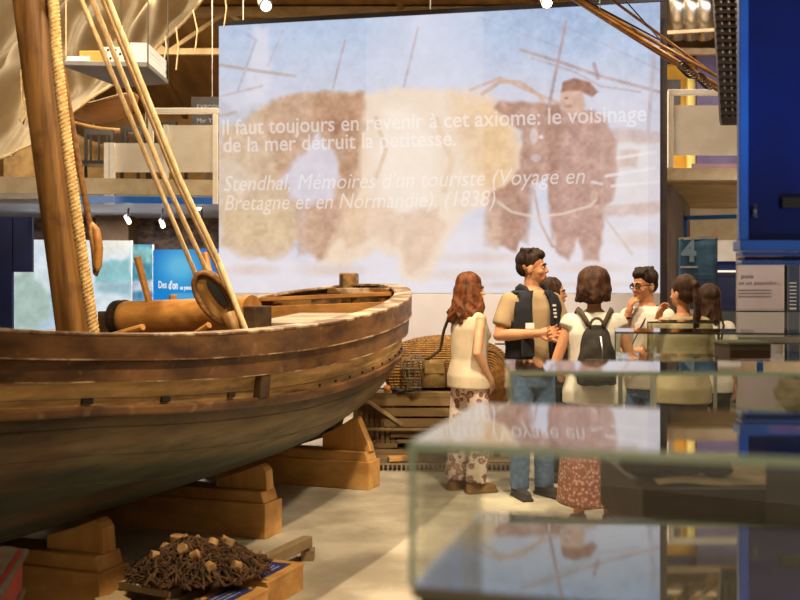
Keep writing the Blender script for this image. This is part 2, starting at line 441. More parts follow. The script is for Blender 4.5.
class Paint:
    def __init__(s, x, y, base): s.x, s.y = x, y; s.c = np.tile(np.array(base, float), (len(x), 1))
    def blend(s, a, col): s.c += (np.array(col, float) - s.c) * np.clip(a, 0, 1)[:, None]
    def poly(s, pts, col, soft=2, al=1, wob=0):
        x, y = s.x, s.y
        if wob: x, y = x + wob * 1.6 * (vnoise(x, y, 9, 11) - .5) * 2, y + wob * 1.6 * (vnoise(x, y, 9, 12) - .5) * 2
        d = sdpoly(x, y, pts); s.blend(np.clip(.5 - d / (2 * soft), 0, 1) * al, col)
    def line(s, pts, wd, col, al=1, soft=1):
        d = np.full(s.x.shape, 1e9)
        for (ax, ay), (bx, by) in zip(pts[:-1], pts[1:]):
            ex, ey = bx - ax, by - ay; wx, wy = s.x - ax, s.y - ay
            t = np.clip((wx * ex + wy * ey) / (ex * ex + ey * ey + 1e-9), 0, 1)
            d = np.minimum(d, np.hypot(wx - ex * t, wy - ey * t))
        s.blend(np.clip((wd / 2 + soft - d) / soft, 0, 1) * al, col)
    def ell(s, cx, cy, rx, ry, col, al=1, soft=.2):
        q = np.hypot((s.x - cx) / rx, (s.y - cy) / ry); s.blend(np.clip((1 + soft - q) / (2 * soft), 0, 1) * al, col)
def topx(v): return 400 + 1000 * v[:, 0] / v[:, 1], 292 - 1000 * (v[:, 2] - H) / v[:, 1]

def col_landscape(u, v, p):
    x, y = topx(p); q = Paint(x, y, (214, 226, 232))
    n = vnoise(x, y, 7, 3) * .6 + vnoise(x, y, 3, 4) * .4
    q.blend(np.clip((x - 60) / 50, 0, 1) * np.clip((262 - y) / 20, 0, 1), (244, 238, 222))
    q.poly([(50, 300), (54, 262), (66, 250), (80, 243), (84, 300)], (120, 160, 190), 3, .8, 2)
    q.poly([(12, 330), (12, 278), (30, 268), (52, 300), (50, 330)], (150, 176, 160), 3, .7, 1)
    q.poly([(52, 320), (54, 285), (84, 275), (90, 320)], (110, 160, 205), 3, .75, 2)
    q.poly([(96, 276), (100, 264), (112, 259), (122, 263), (131, 258), (131, 282), (96, 284)], (132, 190, 194), 2, .85, 1.5)
    q.poly([(96, 284), (131, 281), (131, 296), (96, 292)], (140, 178, 190), 3, .8)
    q.poly([(40, 322), (131, 318), (131, 345), (40, 345)], (176, 200, 224), 4, .8)
    q.c *= (.93 + .16 * n)[:, None]; return q.c
def col_collage(u, v, p):
    x, y = topx(p); q = Paint(x, y, (96, 176, 206))
    n = vnoise(x, y, 4, 8)
    q.poly([(130, 246), (154, 248), (154, 264), (130, 262)], (150, 206, 200), .8, .9)
    q.poly([(130, 263), (154, 264), (154, 280), (130, 280)], (86, 168, 190), .8, .9)
    q.poly([(130, 281), (154, 280), (154, 291), (130, 292)], (214, 218, 232), .8, .9)
    q.poly([(130, 292), (154, 291), (154, 345), (130, 345)], (96, 156, 200), .8, .9)
    q.c *= (.82 + .36 * n)[:, None]; return q.c
def col_blue(u, v, p):
    x, y = topx(p); q = Paint(x, y, (8, 124, 208))
    d = np.hypot((x - 180) / 26, (y - 268) / 26)
    q.blend(np.clip(1.15 - d, 0, .85), (120, 206, 238))
    q.blend(np.clip((y - 268) / 50, 0, .5), (10, 150, 226))
    q.poly([(172, 293), (196, 293), (196, 301), (172, 301)], (130, 196, 232), 1, .6)
    return q.c
def panel(name, label, px0, px1, y0, y1, d0, d1, colf, cols, rows, st):
    a, b = P(px0, y0, d0), P(px1, y1, d1); z1 = (a.z + b.z) / 2; z0 = .35
    e = empty(name, ((a.x + b.x) / 2, (a.y + b.y) / 2, 0), label, 'display panel')
    MB().bar((a.x, a.y + .06, (z0 + z1) / 2), (b.x, b.y + .06, (z0 + z1) / 2), .1, z1 - z0).build('light_box', M['white'], e)
    for q in (.15, .85): MB().box((a.x + (b.x - a.x) * q, a.y + (b.y - a.y) * q + .06, .175), (.06, .06, .35)).build('foot', M['darkgrey'], e)
    picture('printed_face', lambda u, v: (a.x + (b.x - a.x) * u, a.y + (b.y - a.y) * u, z0 + (z1 - z0) * v), cols, rows, colf, e, st)
    return e
panel('landscape_panel', 'backlit panel with pale landscape photographs behind the mast', 12, 131.5, 238, 242, 14.3, 14.6, col_landscape, 124, 80, .95)
panel('collage_panel', 'narrow backlit panel with a column of bluish photographs', 132.3, 152.3, 243, 246, 14.6, 14.6, col_collage, 40, 80, .75)
bp = panel('blue_display', 'bright blue backlit panel with white title left of the screen', 153, 226, 246.5, 252, 14.6, 14.1, col_blue, 70, 80, .85)
Mt = Matrix.Translation(P(158.5, 288, 14.44)) @ Matrix.Rotation(R(-22), 4, 'Z') @ Matrix.Rotation(R(90), 4, 'X')
M['lit'] = emit('lit_white_lettering', srgb(245, 245, 240), .95)
text('title', 'Des', M['lit'], bp, Mt, .145, width=.14, bold=.003)
Mt = Matrix.Translation(P(168.5, 289, 14.40)) @ Matrix.Rotation(R(-22), 4, 'Z') @ Matrix.Rotation(R(90), 4, 'X')
text('title', "d'on", M['lit'], bp, Mt, .16, width=.16, bold=.006)
Mt = Matrix.Translation(P(180, 289.5, 14.34)) @ Matrix.Rotation(R(-22), 4, 'Z') @ Matrix.Rotation(R(90), 4, 'X')
text('title', 'es pesca', M['lit'], bp, Mt, .085, width=.2, bold=.003)
nv = MB().box((P(13, 0, 9.6).x - .39, 9.6, (.1 + P(0, 217, 9.6).z) / 2), (.78, .05, P(0, 217, 9.6).z - .1)).build('navy_panel', M['navy'])
tag(nv, 'tall navy blue exhibition panel at the left picture edge', 'display panel')
nz = P(6, 272, 9.6).z
nv = empty('navy_panel', P(22.5, 272, 9.6), 'short navy blue panel hung left of the mast', 'display panel')
MB().box(((22.5 - 400) * .0096, 9.62, (nz + P(0, 217, 9.6).z) / 2), (.185, .05, P(0, 217, 9.6).z - nz)).build('board', M['navy'], nv)
MB().bar(P(13, 240, 9.62), P(17, 240, 9.62), .03, .06).build('bracket', M['steel'], nv)

# ---- the big projection screen
SL, SRr = Vector((P(219, 0, 12).x, 12)), Vector((P(660, 0, 11).x, 11))
ZT, ZB, ZP = 4.68, .12, H - .012
sdir = (SRr - SL).normalized(); snor = Vector((sdir.y, -sdir.x)).normalized()
if snor.y > 0: snor = -snor
SLEN = (SRr - SL).length
def spt(a, z, off=0): q = SL + sdir * a + snor * off; return Vector((q.x, q.y, z))
def sa(px):                                               # distance along the screen for an image column
    k = (px - 400) / 1000; return (k * SL.y - SL.x) / (sdir.x - k * sdir.y)
scr = empty('projection_screen', (*((SL + SRr) / 2), ZB), 'huge hanging screen showing an old photograph of oxen and a sailor', 'screen')
M['screen'] = mat('screen_cloth', srgb(232, 222, 212), srgb(238, 229, 220), 2, rough=.85)
MB().prism([spt(0, ZB, -.03), spt(SLEN, ZB, -.03), spt(SLEN, ZT, -.03), spt(0, ZT, -.03)], (snor.x * .028, snor.y * .028, 0)).build('cloth', M['screen'], scr)
MB().bar(spt(-.02, ZB, -.015), spt(SLEN + .02, ZB, -.015), .05, .06).build('weight_bar', M['darkgrey'], scr)
MB().bar(spt(-.02, ZT + .03, -.015), spt(SLEN + .02, ZT + .03, -.015), .06, .05).build('top_bar', M['darkgrey'], scr)
hw = MB()
for q in (.3, SLEN / 2, SLEN - .3):
    p = spt(q, ZT + .05); hw.tube([p, (p.x, p.y, roofz(p.y))], .01, 5)
hw.build('hanging_wire', M['steel'], scr)

def col_screen(u, v, p):
    x, y = topx(p); q = Paint(x, y, (186, 201, 226))
    n1 = vnoise(x, y, 22, 1); n2 = vnoise(x, y, 8, 2); n3 = vnoise(x, y, 3.5, 5)
    q.blend(np.clip((y - 30) / 75, 0, 1), (212, 212, 226))
    q.blend(np.clip(1 - np.abs(x - 425) / 60, 0, 1) * .75, (214, 218, 236))
    q.blend(np.clip((x - 480) / 60, 0, 1) * np.clip((75 - y) / 60, 0, 1) * .5, (158, 180, 214))
    # snow / beach
    q.poly([(210, 232), (300, 258), (440, 222), (540, 232), (670, 205), (670, 300), (210, 300)], (226, 222, 230), 10, 1, 3)
    q.poly([(600, 140), (670, 140), (670, 215), (600, 215)], (226, 220, 222), 6, .9, 2)
    for pl in ([(612, 128), (665, 132), (665, 144), (616, 142)], [(600, 208), (665, 200), (665, 212), (606, 218)], [(620, 150), (640, 150), (638, 168), (618, 166)]):
        q.poly(pl, (205, 178, 168), 2, .6, 1)
    # old hull and ground at the left
    q.poly([(219, 124), (238, 122), (262, 106), (276, 112), (284, 140), (300, 190), (300, 236), (284, 256), (250, 258), (219, 246)], (210, 186, 162), 4, .95, 2)
    q.poly([(219, 96), (236, 112), (262, 100), (264, 106), (246, 122), (219, 126)], (196, 196, 206), 3, .7, 1)
    q.poly([(219, 165), (232, 158), (258, 180), (240, 200), (219, 192)], (222, 206, 192), 4, .7, 2)
    q.poly([(219, 205), (252, 196), (290, 212), (288, 246), (240, 246), (219, 226)], (216, 194, 164), 5, .7, 2)
    # white sail strip in the sky
    q.poly([(254, 28), (268, 27), (272, 80), (258, 110), (244, 96)], (222, 220, 232), 3, .7)
    # the brown ox
    q.poly([(262, 112), (278, 98), (300, 92), (330, 91), (366, 93), (372, 110), (372, 200), (356, 240), (338, 258), (316, 262), (298, 236), (304, 206), (288, 200), (276, 170), (268, 140)], (198, 168, 146), 3, .95, 1.5)
    q.poly([(320, 92), (362, 94), (368, 130), (352, 190), (336, 190), (344, 150), (330, 128), (306, 122)], (184, 148, 124), 4, .7, 2)
    q.poly([(304, 150), (318, 134), (332, 150), (342, 176), (334, 196), (312, 204), (290, 200), (288, 186), (276, 184)], (216, 212, 226), 3, .9, 1.5)
    q.poly([(322, 118), (352, 122), (338, 134), (322, 130)], (170, 132, 112), 2, .6, 1)
    q.poly([(294, 206), (306, 206), (312, 250), (298, 256)], (196, 168, 152), 2, .6, 1)
    q.poly([(316, 204), (340, 200), (352, 240), (322, 252)], (190, 158, 142), 3, .5, 2)
    # the pale ox
    q.poly([(366, 95), (404, 88), (452, 90), (486, 96), (512, 118), (522, 150), (516, 186), (504, 204), (470, 212), (452, 232), (436, 268), (424, 282), (404, 280), (396, 256), (376, 250), (342, 268), (322, 262), (356, 200)], (236, 217, 198), 4, .97, 1.5)
    q.poly([(452, 94), (492, 100), (514, 128), (518, 160), (510, 186), (490, 196), (470, 170), (456, 130)], (224, 190, 150), 10, .7)
    q.poly([(386, 108), (412, 106), (438, 150), (432, 198), (404, 218), (384, 208), (376, 160)], (243, 230, 216), 6, .8, 2)
    q.poly([(340, 200), (372, 196), (404, 214), (400, 246), (372, 238), (346, 248), (336, 236)], (222, 194, 170), 4, .8, 2)
    q.poly([(404, 214), (436, 206), (446, 226), (428, 262), (412, 276), (402, 250)], (218, 188, 164), 3, .7, 2)
    q.line([(376, 118), (386, 150), (376, 178)], 3, (212, 184, 158), .6); q.line([(436, 120), (452, 160), (444, 190)], 4, (224, 196, 164), .6, 2)
    # yoke, driver's mate and dark calf behind
    q.line([(482, 94), (500, 82), (520, 82), (540, 96), (548, 112)], 3, (202, 174, 160), .8); q.line([(470, 90), (500, 78), (560, 104)], 2.5, (206, 176, 158), .7)
    q.poly([(494, 106), (500, 101), (560, 104), (566, 140), (560, 160), (548, 176), (530, 186), (526, 226), (516, 252), (500, 246), (490, 236), (486, 196), (504, 186), (520, 168), (522, 130), (504, 118)], (182, 148, 134), 2, .95, 1)
    q.poly([(516, 186), (534, 186), (528, 244), (518, 240)], (176, 142, 130), 2, .6)
    q.poly([(486, 196), (502, 200), (498, 250), (484, 244)], (208, 182, 166), 3, .8, 1)
    q.ell(534, 136, 4, 8, (222, 212, 218), .7); q.ell(541, 137, 2.5, 2, (235, 230, 235), .8); q.ell(536, 158, 5, 4, (216, 204, 208), .6)
    # the sailor
    q.poly([(556, 112), (572, 106), (590, 110), (606, 118), (616, 140), (618, 176), (612, 200), (604, 210), (602, 244), (598, 262), (584, 262), (578, 238), (568, 262), (556, 250), (548, 200), (546, 150)], (190, 158, 148), 2, .95, 1)
    q.poly([(548, 112), (560, 110), (560, 200), (552, 246), (548, 200)], (172, 138, 128), 2, .5)
    q.poly([(560, 92), (572, 86), (582, 90), (586, 106), (578, 116), (564, 112), (560, 104)], (208, 178, 164), 1.5, .95)
    q.poly([(561, 92), (563, 82), (574, 78), (590, 82), (598, 92), (592, 97), (580, 91), (568, 91)], (156, 118, 106), 1.2, .95)
    q.ell(568, 106, 4, 2, (168, 134, 124), .8, .3); q.ell(566, 98, 2, 1.2, (150, 116, 108), .7, .4)
    q.ell(594, 196, 4, 6, (216, 188, 176), .7); q.line([(592, 182), (602, 184)], 2, (226, 216, 218), .8)
    # rope, staff
    q.line([(498, 202), (512, 212), (535, 217), (562, 214), (590, 206), (596, 200)], 1.8, (224, 208, 196), .8); q.line([(534, 190), (540, 222), (552, 246), (566, 252)], 1.8, (192, 166, 154), .7)
    q.line([(596, 206), (632, 254)], 1.6, (206, 184, 172), .6)
    # masts and rigging
    q.line([(345, 40), (333, 88)], 1.4, (186, 176, 186), .8); q.line([(418, 28), (404, 86)], 1.6, (190, 178, 184), .8)
    q.line([(220, 65), (258, 71), (295, 76)], 2.4, (186, 172, 168), .75); q.line([(283, 30), (268, 66)], 1, (190, 184, 196), .6); q.line([(246, 34), (256, 40), (238, 90)], 1.6, (184, 180, 196), .6)
    q.line([(222, 96), (262, 86)], 1.6, (190, 176, 172), .6); q.line([(236, 112), (220, 116)], 2, (186, 170, 164), .6)
    q.line([(566, 22), (549, 106)], 2.2, (182, 164, 168), .8); q.line([(521, 50), (560, 62), (600, 76), (660, 92)], 2.4, (180, 160, 160), .75)
    q.line([(532, 58), (575, 72), (600, 86), (640, 92)], 1.2, (186, 168, 170), .6, 1); q.line([(594, 64), (598, 78)], 3, (174, 150, 150), .7)
    q.line([(654, 56), (648, 130)], 3, (196, 180, 182), .6); q.line([(482, 18), (560, 48)], .8, (178, 176, 196), .5); q.line([(530, 10), (660, 70)], .8, (176, 176, 198), .5)
    for (a, b) in (((606, 176), (655, 168)), ((612, 186), (658, 182)), ((618, 158), (656, 152))): q.line([a, b], 1.6, (238, 234, 238), .7, 1.5)
    # beige flecks on the ground
    for (cx, cy, rx, ry) in ((330, 270, 30, 6), (480, 258, 34, 5), (460, 275, 40, 5), (640, 240, 24, 7), (590, 268, 30, 5), (252, 270, 24, 5), (520, 285, 50, 3), (600, 284, 30, 3)):
        q.ell(cx, cy, rx, ry, (218, 200, 190), .6, .5)
    q.c *= (.975 + .025 * n1 + .02 * n2 + .015 * n3)[:, None]
    # vertical folds of light from the two projectors
    q.blend(np.where((x > 366) & (x < 483), .16, 0), (236, 232, 238)); q.blend(np.where(x > 648, .12, 0), (150, 150, 180))
    q.blend(np.where((x > 600) & (x < 625), .07, 0), (236, 232, 238)); q.blend(np.where((x > 520) & (x < 545), .06, 0), (236, 232, 238))
    n4 = vnoise(x, y, 1.6, 9); dk_ = np.clip((225 - q.c.mean(1)) / 60, 0, 1); q.c += ((n2 - .5) * 20 + (n3 - .5) * 18 + (n4 - .5) * 12)[:, None] * dk_[:, None]; m_ = q.c.mean(1, keepdims=True); q.c = m_ + (q.c - m_) * 1.12; q.c = 128 + (q.c - 128) * 1.02 + np.array([3, 0, -4])
    return q.c
picture('projected_photograph', lambda u, v: spt(u * SLEN, ZP + (ZT - ZP) * v, .002), 380, 250, col_screen, scr, .98)
def col_under(u, v, p):
    q = Paint(u, v, (214, 198, 184)); return q.c
mt, nt, b = _new('projected_text'); b.inputs['Base Color'].default_value = (0, 0, 0, 1); b.inputs['Alpha'].default_value = .5
b.inputs['Emission Color'].default_value = srgb(246, 240, 238); b.inputs['Emission Strength'].default_value = 1
ang = math.atan2(sdir.y, sdir.x)
def sline(body, px0, px1, z, size, shear=0):
    a0, a1 = sa(px0), sa(px1)
    p = spt(a0, z, .006)
    text('lettering', body, mt, scr, Matrix.Translation(p) @ Matrix.Rotation(ang, 4, 'Z') @ Matrix.Rotation(R(90), 4, 'X'), size, width=a1 - a0, shear=shear, bold=0 if shear else .003)
sline('Il faut toujours en revenir à cet axiome: le voisinage', 222.5, 646.5, 3.375, .262)
sline('de la mer détruit la petitesse.', 223.5, 456, 3.165, .262)
sline("Stendhal, Mémoires d'un touriste (Voyage en", 224, 585, 2.70, .262, .22)
sline('Bretagne et en Normandie), (1838)', 225, 495.5, 2.468, .262, .22)

# ---- right balcony and the room behind it
s = MB(); s.box((6.65, 15.0, 2.965), (7.0, 5.0, .15)); struct(s.build('balcony_slab', M['slab']))
struct(MB().box((6.65, 15.1, 2.87), (6.9, 4.7, .04)).build('ceiling_under_balcony', M['soffit']))
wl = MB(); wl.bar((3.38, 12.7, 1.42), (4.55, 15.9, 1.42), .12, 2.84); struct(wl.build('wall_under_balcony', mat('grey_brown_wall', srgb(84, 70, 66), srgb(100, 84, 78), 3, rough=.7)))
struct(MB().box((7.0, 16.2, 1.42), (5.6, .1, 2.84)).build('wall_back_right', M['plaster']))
st = MB(); st.box((3.02, 11.5, 2.9), (.08, .1, 5.8)); struct(st.build('pillar', M['darkgrey']))
D2 = 12.45
X2 = lambda px, d=D2: (px - 400) / 1000 * d
Z2 = lambda py, d=D2: H + (292 - py) / 1000 * d
r = empty('balcony_railing', (X2(700), D2, 3.04), 'white balcony railing with pale panel right of the big screen', 'railing')
MB().bar((X2(668), D2, Z2(92.5)), (X2(840), D2, Z2(92.5)), .07, .07).build('handrail', M['white'], r, bevel=.01)
MB().box((X2(755), D2 + .03, Z2(130)), (X2(840) - X2(673), .02, Z2(105) - Z2(155))).build('panel', M['railpanel'], r)
for px in (670.5, 752, 836): MB().box((X2(px), D2, (3.04 + Z2(92)) / 2), (.065, .06, Z2(92) - 3.04)).build('post', M['white'], r)
struct(MB().box((6.8, 17.4, 4.3), (5.0, .1, 2.6)).build('wall_upper_ochre', M['yellow']))
struct(MB().box((P(730, 0, 17.0).x, 17.0, 4.3), (1.15, .1, 2.6)).build('wall_upper_lavender', M['lavender']))
struct(MB().box((P(692.5, 0, 17.2).x, 17.25, 3.04 + 1.07), (.17, .12, 2.14)).build('door_1', M['paleyellow']))
struct(MB().box((P(680, 0, 17.2).x, 17.25, P(0, 55, 17.2).z), (.55, .12, .26)).build('trim_1', M['navy']))
pc = tag(MB().box(P(674, 92, 17.28), (.22, .04, .42)).build('picture_frame', M['darkgrey']), 'dark framed picture on the ochre wall behind the right railing', 'picture')
struct(MB().box((6.8, 14.9, 3.25), (4.9, .04, .3)).build('trim_2', mat('purple_plinth', srgb(96, 72, 84), srgb(110, 84, 94), 3, rough=.7)))
dk = empty('ventilation_duct', P(690, 20, 15.5), 'shiny metal ventilation ducts under the roof right of the screen', 'duct')
for k, px in enumerate((676, 690, 704)):
    MB().tube([P(px - 3, -16, 15.2), P(px, 8, 15.3), P(px + 1, 37, 15.6)], .14, 14).build('pipe', M['steel'], dk, smooth=True)
MB().bar(P(664, 33, 15.3), P(716, 30, 15.3), .06, .05).build('bracket', M['trusspaint'], dk)

# under the right balcony
bf = empty('blue_door_frame', P(702, 240, 14.6), 'slim blue painted frame standing behind the number banner', 'frame')
a, b = P(684, 218, 14.6), P(760, 216, 14.6)
MB().bar((a.x, a.y, 0), a, .07, .07).build('post', M['bluepaint'], bf); MB().bar((b.x, b.y, 0), b, .07, .07).build('post', M['bluepaint'], bf)
MB().bar(a, b, .07, .06).build('top_bar', M['bluepaint'], bf)
bn = empty('number_banner', P(698, 320, 11.2), 'translucent blue banner with a large pale number four', 'banner')
M['banner'] = mat('blue_banner_film', srgb(62, 100, 138), srgb(90, 132, 170), 2, (1, 1, 3), rough=.25, thr=(.4, .65), bump=.15)
a, b = P(678.5, 239, 11.2), P(717, 237, 11.2)
MB().grid(12, 20, lambda u, v: (a.x + (b.x - a.x) * u, 11.2 + .015 * math.sin(u * 9 + v * 4), .45 + (a.z - .45) * v)).build('sheet', M['banner'], bn, smooth=True, solid=.004)
MB().bar(a, b, .03, .03).build('top_bar', M['steel'], bn)
MB().bar((a.x, 11.2, .45), (b.x, 11.2, .45), .03, .03).build('bottom_bar', M['steel'], bn)
for q in (a, b):
    MB().bar((q.x, 11.22, 0), (q.x, 11.22, q.z), .02, .02).build('stand_pole', M['darkgrey'], bn); MB().box((q.x, 11.22, .015), (.06, .4, .03)).build('foot', M['darkgrey'], bn)
M['palefour'] = mat('pale_blue_print', srgb(150, 184, 214), rough=.5)
text('number', '4', M['palefour'], bn, Matrix.Translation(P(681, 261, 11.16)) @ Matrix.Rotation(R(90), 4, 'X'), .32, bold=.012)
M['whiteprint'] = mat('white_print', srgb(226, 226, 226), rough=.5)
bl = MB()
bl.box(P(689, 267, 11.16), (.19, .004, .018)); bl.build('heading_line', M['whiteprint'], bn)
bl = MB()
for k in range(6): bl.box(P(697, 276 + k * 4, 11.16), (.36, .004, .006))
bl.build('text_lines', mat('dark_print', srgb(28, 44, 70), rough=.6), bn)

cabn = empty('exhibit_unit', P(728, 330, 13.4), 'white and navy exhibit unit with a lit shelf beside the number banner', 'exhibit')
a, b = P(716, 238, 13.4), P(742, 238, 13.4); xm = (a.x + b.x) / 2; wd = b.x - a.x
MB().box((xm, 13.5, (P(0, 240, 13.4).z + P(0, 261, 13.4).z) / 2), (wd, .1, P(0, 240, 13.4).z - P(0, 261, 13.4).z)).build('header', M['white'], cabn)
MB().box((xm, 13.56, (P(0, 261, 13.4).z + P(0, 271, 13.4).z) / 2), (wd, .1, P(0, 261, 13.4).z - P(0, 271, 13.4).z)).build('niche', M['navy'], cabn)
MB().box((xm, 13.42, P(0, 271.2, 13.4).z), (wd, .12, .022)).build('lit_shelf', emit('lit_shelf', srgb(255, 240, 214), 1.2), cabn)
MB().box((xm, 13.5, P(0, 272, 13.4).z / 2), (wd, .1, P(0, 273, 13.4).z)).build('base_panel', mat('slate_navy', srgb(46, 50, 84), srgb(52, 58, 92), 3, rough=.5), cabn)
wp = empty('text_panel', P(761, 330, 12.6), 'white wall panel with dark Spanish heading under the blue showcase', 'sign')
a, b = P(738, 262, 12.6), P(784, 262, 12.6)
MB().box(((a.x + b.x) / 2, 12.65, 1.0), (b.x - a.x, .06, 2.0)).build('board', mat('white_panel', srgb(186, 172, 170), srgb(194, 180, 178), 2, rough=.6), wp)
M['dprint'] = mat('dark_grey_print', srgb(62, 58, 62), rough=.6)
Rx = Matrix.Rotation(R(90), 4, 'X')
text('heading', 'pais', M['dprint'], wp, Matrix.Translation(P(741.5, 278, 12.61)) @ Rx, .075, width=.15)
text('heading', 'se un pescador...', M['dprint'], wp, Matrix.Translation(P(739, 284.5, 12.61)) @ Rx, .065, width=.53)
bl = MB()
for k in range(3): bl.box(P(755, 290 + k * 3.2, 12.61), (.42, .003, .006))
bl.build('text_lines', M['dprint'], wp)
nb = empty('dark_info_stand', P(792, 330, 12.0), 'dark slate information stand with white text lines at far right', 'sign')
MB().box(P(793.5, 320, 12.0) + Vector((0, 0, .0)), (.13, .06, 1.6)).build('board', mat('slate_panel', srgb(56, 66, 90), srgb(64, 76, 100), 3, rough=.5), nb)
bl = MB()
for k in range(8): bl.box(P(793, 283 + k * 3.6, 11.96), (.08, .003, .012))
bl.build('text_lines', M['whiteprint'], nb)
MB().box((P(793.5, 320, 12).x, 12.0, .2), (.18, .2, .4)).build('foot', M['darkgrey'], nb)
dv = tag(MB().box((P(787, 0, 12.9).x, 12.9, 1.0), (.05, .05, 2.0)).build('stand_post', M['black']), 'thin black post between the text panel and slate stand', 'post')

# ---- spars hanging across the upper right
M['spar'] = wood('varnished_spar', srgb(120, 78, 34), srgb(176, 122, 62), 'x', 8, rough=.3)
M['dspar'] = wood('dark_spar', srgb(44, 30, 18), srgb(70, 48, 28), 'x', 8, rough=.35)
sp = [((556, -12), (722, 88), .017, 'spar', 'topmost varnished spar of the bundle crossing the screen corner'),
      ((572, -4), (724, 80), .015, 'spar', 'slim varnished spar just above the thickest one of the bundle'),
      ((566, -6), (718, 90), .02, 'spar', 'thickest varnished spar of the bundle crossing the screen corner'),
      ((584, 0), (660, 40), .009, 'dspar', 'thin dark spar along the underside of the hanging bundle'),
      ((604, -6), (716, 76), .012, 'spar', 'reddish spar on the upper side of the hanging bundle'),
      ((616, -10), (664, 44), .006, 'dspar', 'thin dark line running steeply above the spar bundle')]
for k, ((ax, ay), (bx, by), rr, m, lab) in enumerate(sp):
    d0, d1 = 8.2 + .06 * k, 7.6 + .07 * k
    a, b = P(ax, ay, d0), P(bx, by, d1); dd = b - a
    e = tag(MB().tube([a - dd * .25, a + dd * .2, a + dd * .5, b], [rr * .7, rr, rr, rr * .8], 8).build('wooden_spar', M[m], smooth=True), lab, 'spar', 'bundled spars')
lash = tag(MB().tube([P(683, 65, 7.6) + Vector((.045 * math.cos(t * .45) + .0012 * t, .05 * math.sin(t * .45) + .02, .045 * math.sin(t * .45) - .0012 * t)) for t in range(60)], .007, 6).build('lashing', M['dspar'], smooth=True), 'dark lashing tied round the spar bundle', 'rope')
lash2 = tag(MB().tube([P(700, 76, 7.6) + Vector((.042 * math.cos(t * .45) + .0012 * t, .05 * math.sin(t * .45) + .02, .042 * math.sin(t * .45) - .0012 * t)) for t in range(60)], .007, 6).build('lashing', M['dspar'], smooth=True), 'second dark lashing on the spar bundle, nearer the slatted rack', 'rope')
wi = tag(MB().tube([P(600, 14, 8.15), P(600, 14, 8.15) + Vector((0, 0, 3.7))], .005, 5).build('hanging_wire', M['steel']), 'thin wire holding up the spar bundle', 'wire')

# ---- dark slatted rack hanging by the showcase
rk = empty('slatted_rack', P(727, 122, 5.6), 'dark slatted wooden rack hanging beside the blue showcase', 'rack')
M['rack'] = wood('rack_wood', srgb(36, 26, 20), srgb(58, 42, 32), 'z', 6, rough=.4)
T0, T1 = P(714, -30, 5.6), P(722.5, 121, 5.55)
for k, off in enumerate((0, .048, .096, .144)):
    MB().bar(T0 + Vector((off, .01 * k, 0)), T1 + Vector((off * .82, .01 * k, 0)), .026, .03, (0, 1, 0)).build('stile', M['rack'], rk)
for k in range(22):
    q = k / 21; a = T0.lerp(T1, q)
    if k < 17 and k % 1 == 0:
        pass
    hgt = .017 if q < .8 else .02
    MB().box((a.x + .07, a.y - .005, a.z), (.165, .035, hgt)).build('slat', M['rack'], rk)
MB().box(((T1.x + .06), T1.y, T1.z), (.13, .05, .04)).build('slat', M['rack'], rk)
w_ = MB()
for off in (0, .14): w_.tube([T0 + Vector((off, 0, 0)), T0 + Vector((off, 0, 3.0))], .006, 5)
w_.build('hanging_wire', M['steel'], rk)

# ---- big blue showcase hanging at the right
bx = empty('blue_showcase', (1.62, 3.45, 1.57), 'big dark blue framed showcase hanging in the upper right corner', 'showcase')
M['bluebox'] = mat('blue_frame_paint', srgb(4, 84, 190), srgb(8, 98, 210), 3, rough=.32, coat=.3)
M['bluein'] = mat('deep_blue_board', srgb(0, 20, 84), srgb(0, 30, 112), 1.2, rough=.4, spec=.2)
DX = 3.4; xl = P(738, 0, DX).x; xr = 2.15; zb = P(0, 267, DX).z; zt = 3.1; zi = P(0, 241, DX).z
MB().box(((xl + .11 + xr) / 2, DX + .12, (zb + zt) / 2 + .05), (xr - xl - .12, .16, zt - zb - .1)).build('case_body', M['bluein'], bx)
MB().box((xl + .016, DX + .0, (zi + zt) / 2), (.032, .03, zt - zi)).build('side_rail', M['bluebox'], bx, bevel=.004)
MB().box(((xl + xr) / 2, DX + .022, (zi + zt) / 2), (xr - xl - .034, .012, zt - zi)).build('back_board', M['bluein'], bx)
MB().box((xr - .016, DX + .02, (zi + zt) / 2), (.032, .07, zt - zi)).build('side_rail', M['bluebox'], bx, bevel=.004)
MB().box(((xl + xr) / 2, DX + .015, zi - .016), (xr - xl, .08, .036)).build('bottom_rail', M['bluebox'], bx, bevel=.004)
MB().box(((xl + xr) / 2, DX + .03, zi - .043), (xr - xl - .03, .07, .013)).build('ledge', M['bluebox'], bx, bevel=.003)
MB().box(((xl + xr) / 2, DX + .045, zi - .058), (xr - xl - .05, .08, .012)).build('ledge', M['bluein'], bx, bevel=.003)
MB().box(((xl + xr) / 2, DX + .02, zi - .074), (xr - xl - .02, .06, .014)).build('ledge', M['bluebox'], bx, bevel=.004)
MB().box(((xl + xr) / 2, DX + .02, zt), (xr - xl, .12, .06)).build('top_rail', M['bluebox'], bx)
MB().box((xl + .15 + .4, DX + .005, zi + .13), (.8, .02, .035)).build('inner_shelf', M['black'], bx)
hk = MB(); hk.tube([P(755, 215, DX + .0) + Vector((0, .0, .02)), P(755, 215, DX) + Vector((0, 0, -.004)), P(757, 204, DX) + Vector((0, .02, 0))], .007, 8); hk.build('hook', mat('grey_metal', srgb(120, 130, 150), rough=.4, metal=.5), bx, smooth=True)
w_ = MB()
for x in (xl + .1, xr - .1): w_.tube([(x, DX + .1, zt), (x, DX + .1, 6.9)], .008, 6)
w_.build('hanging_cable', M['steel'], bx)

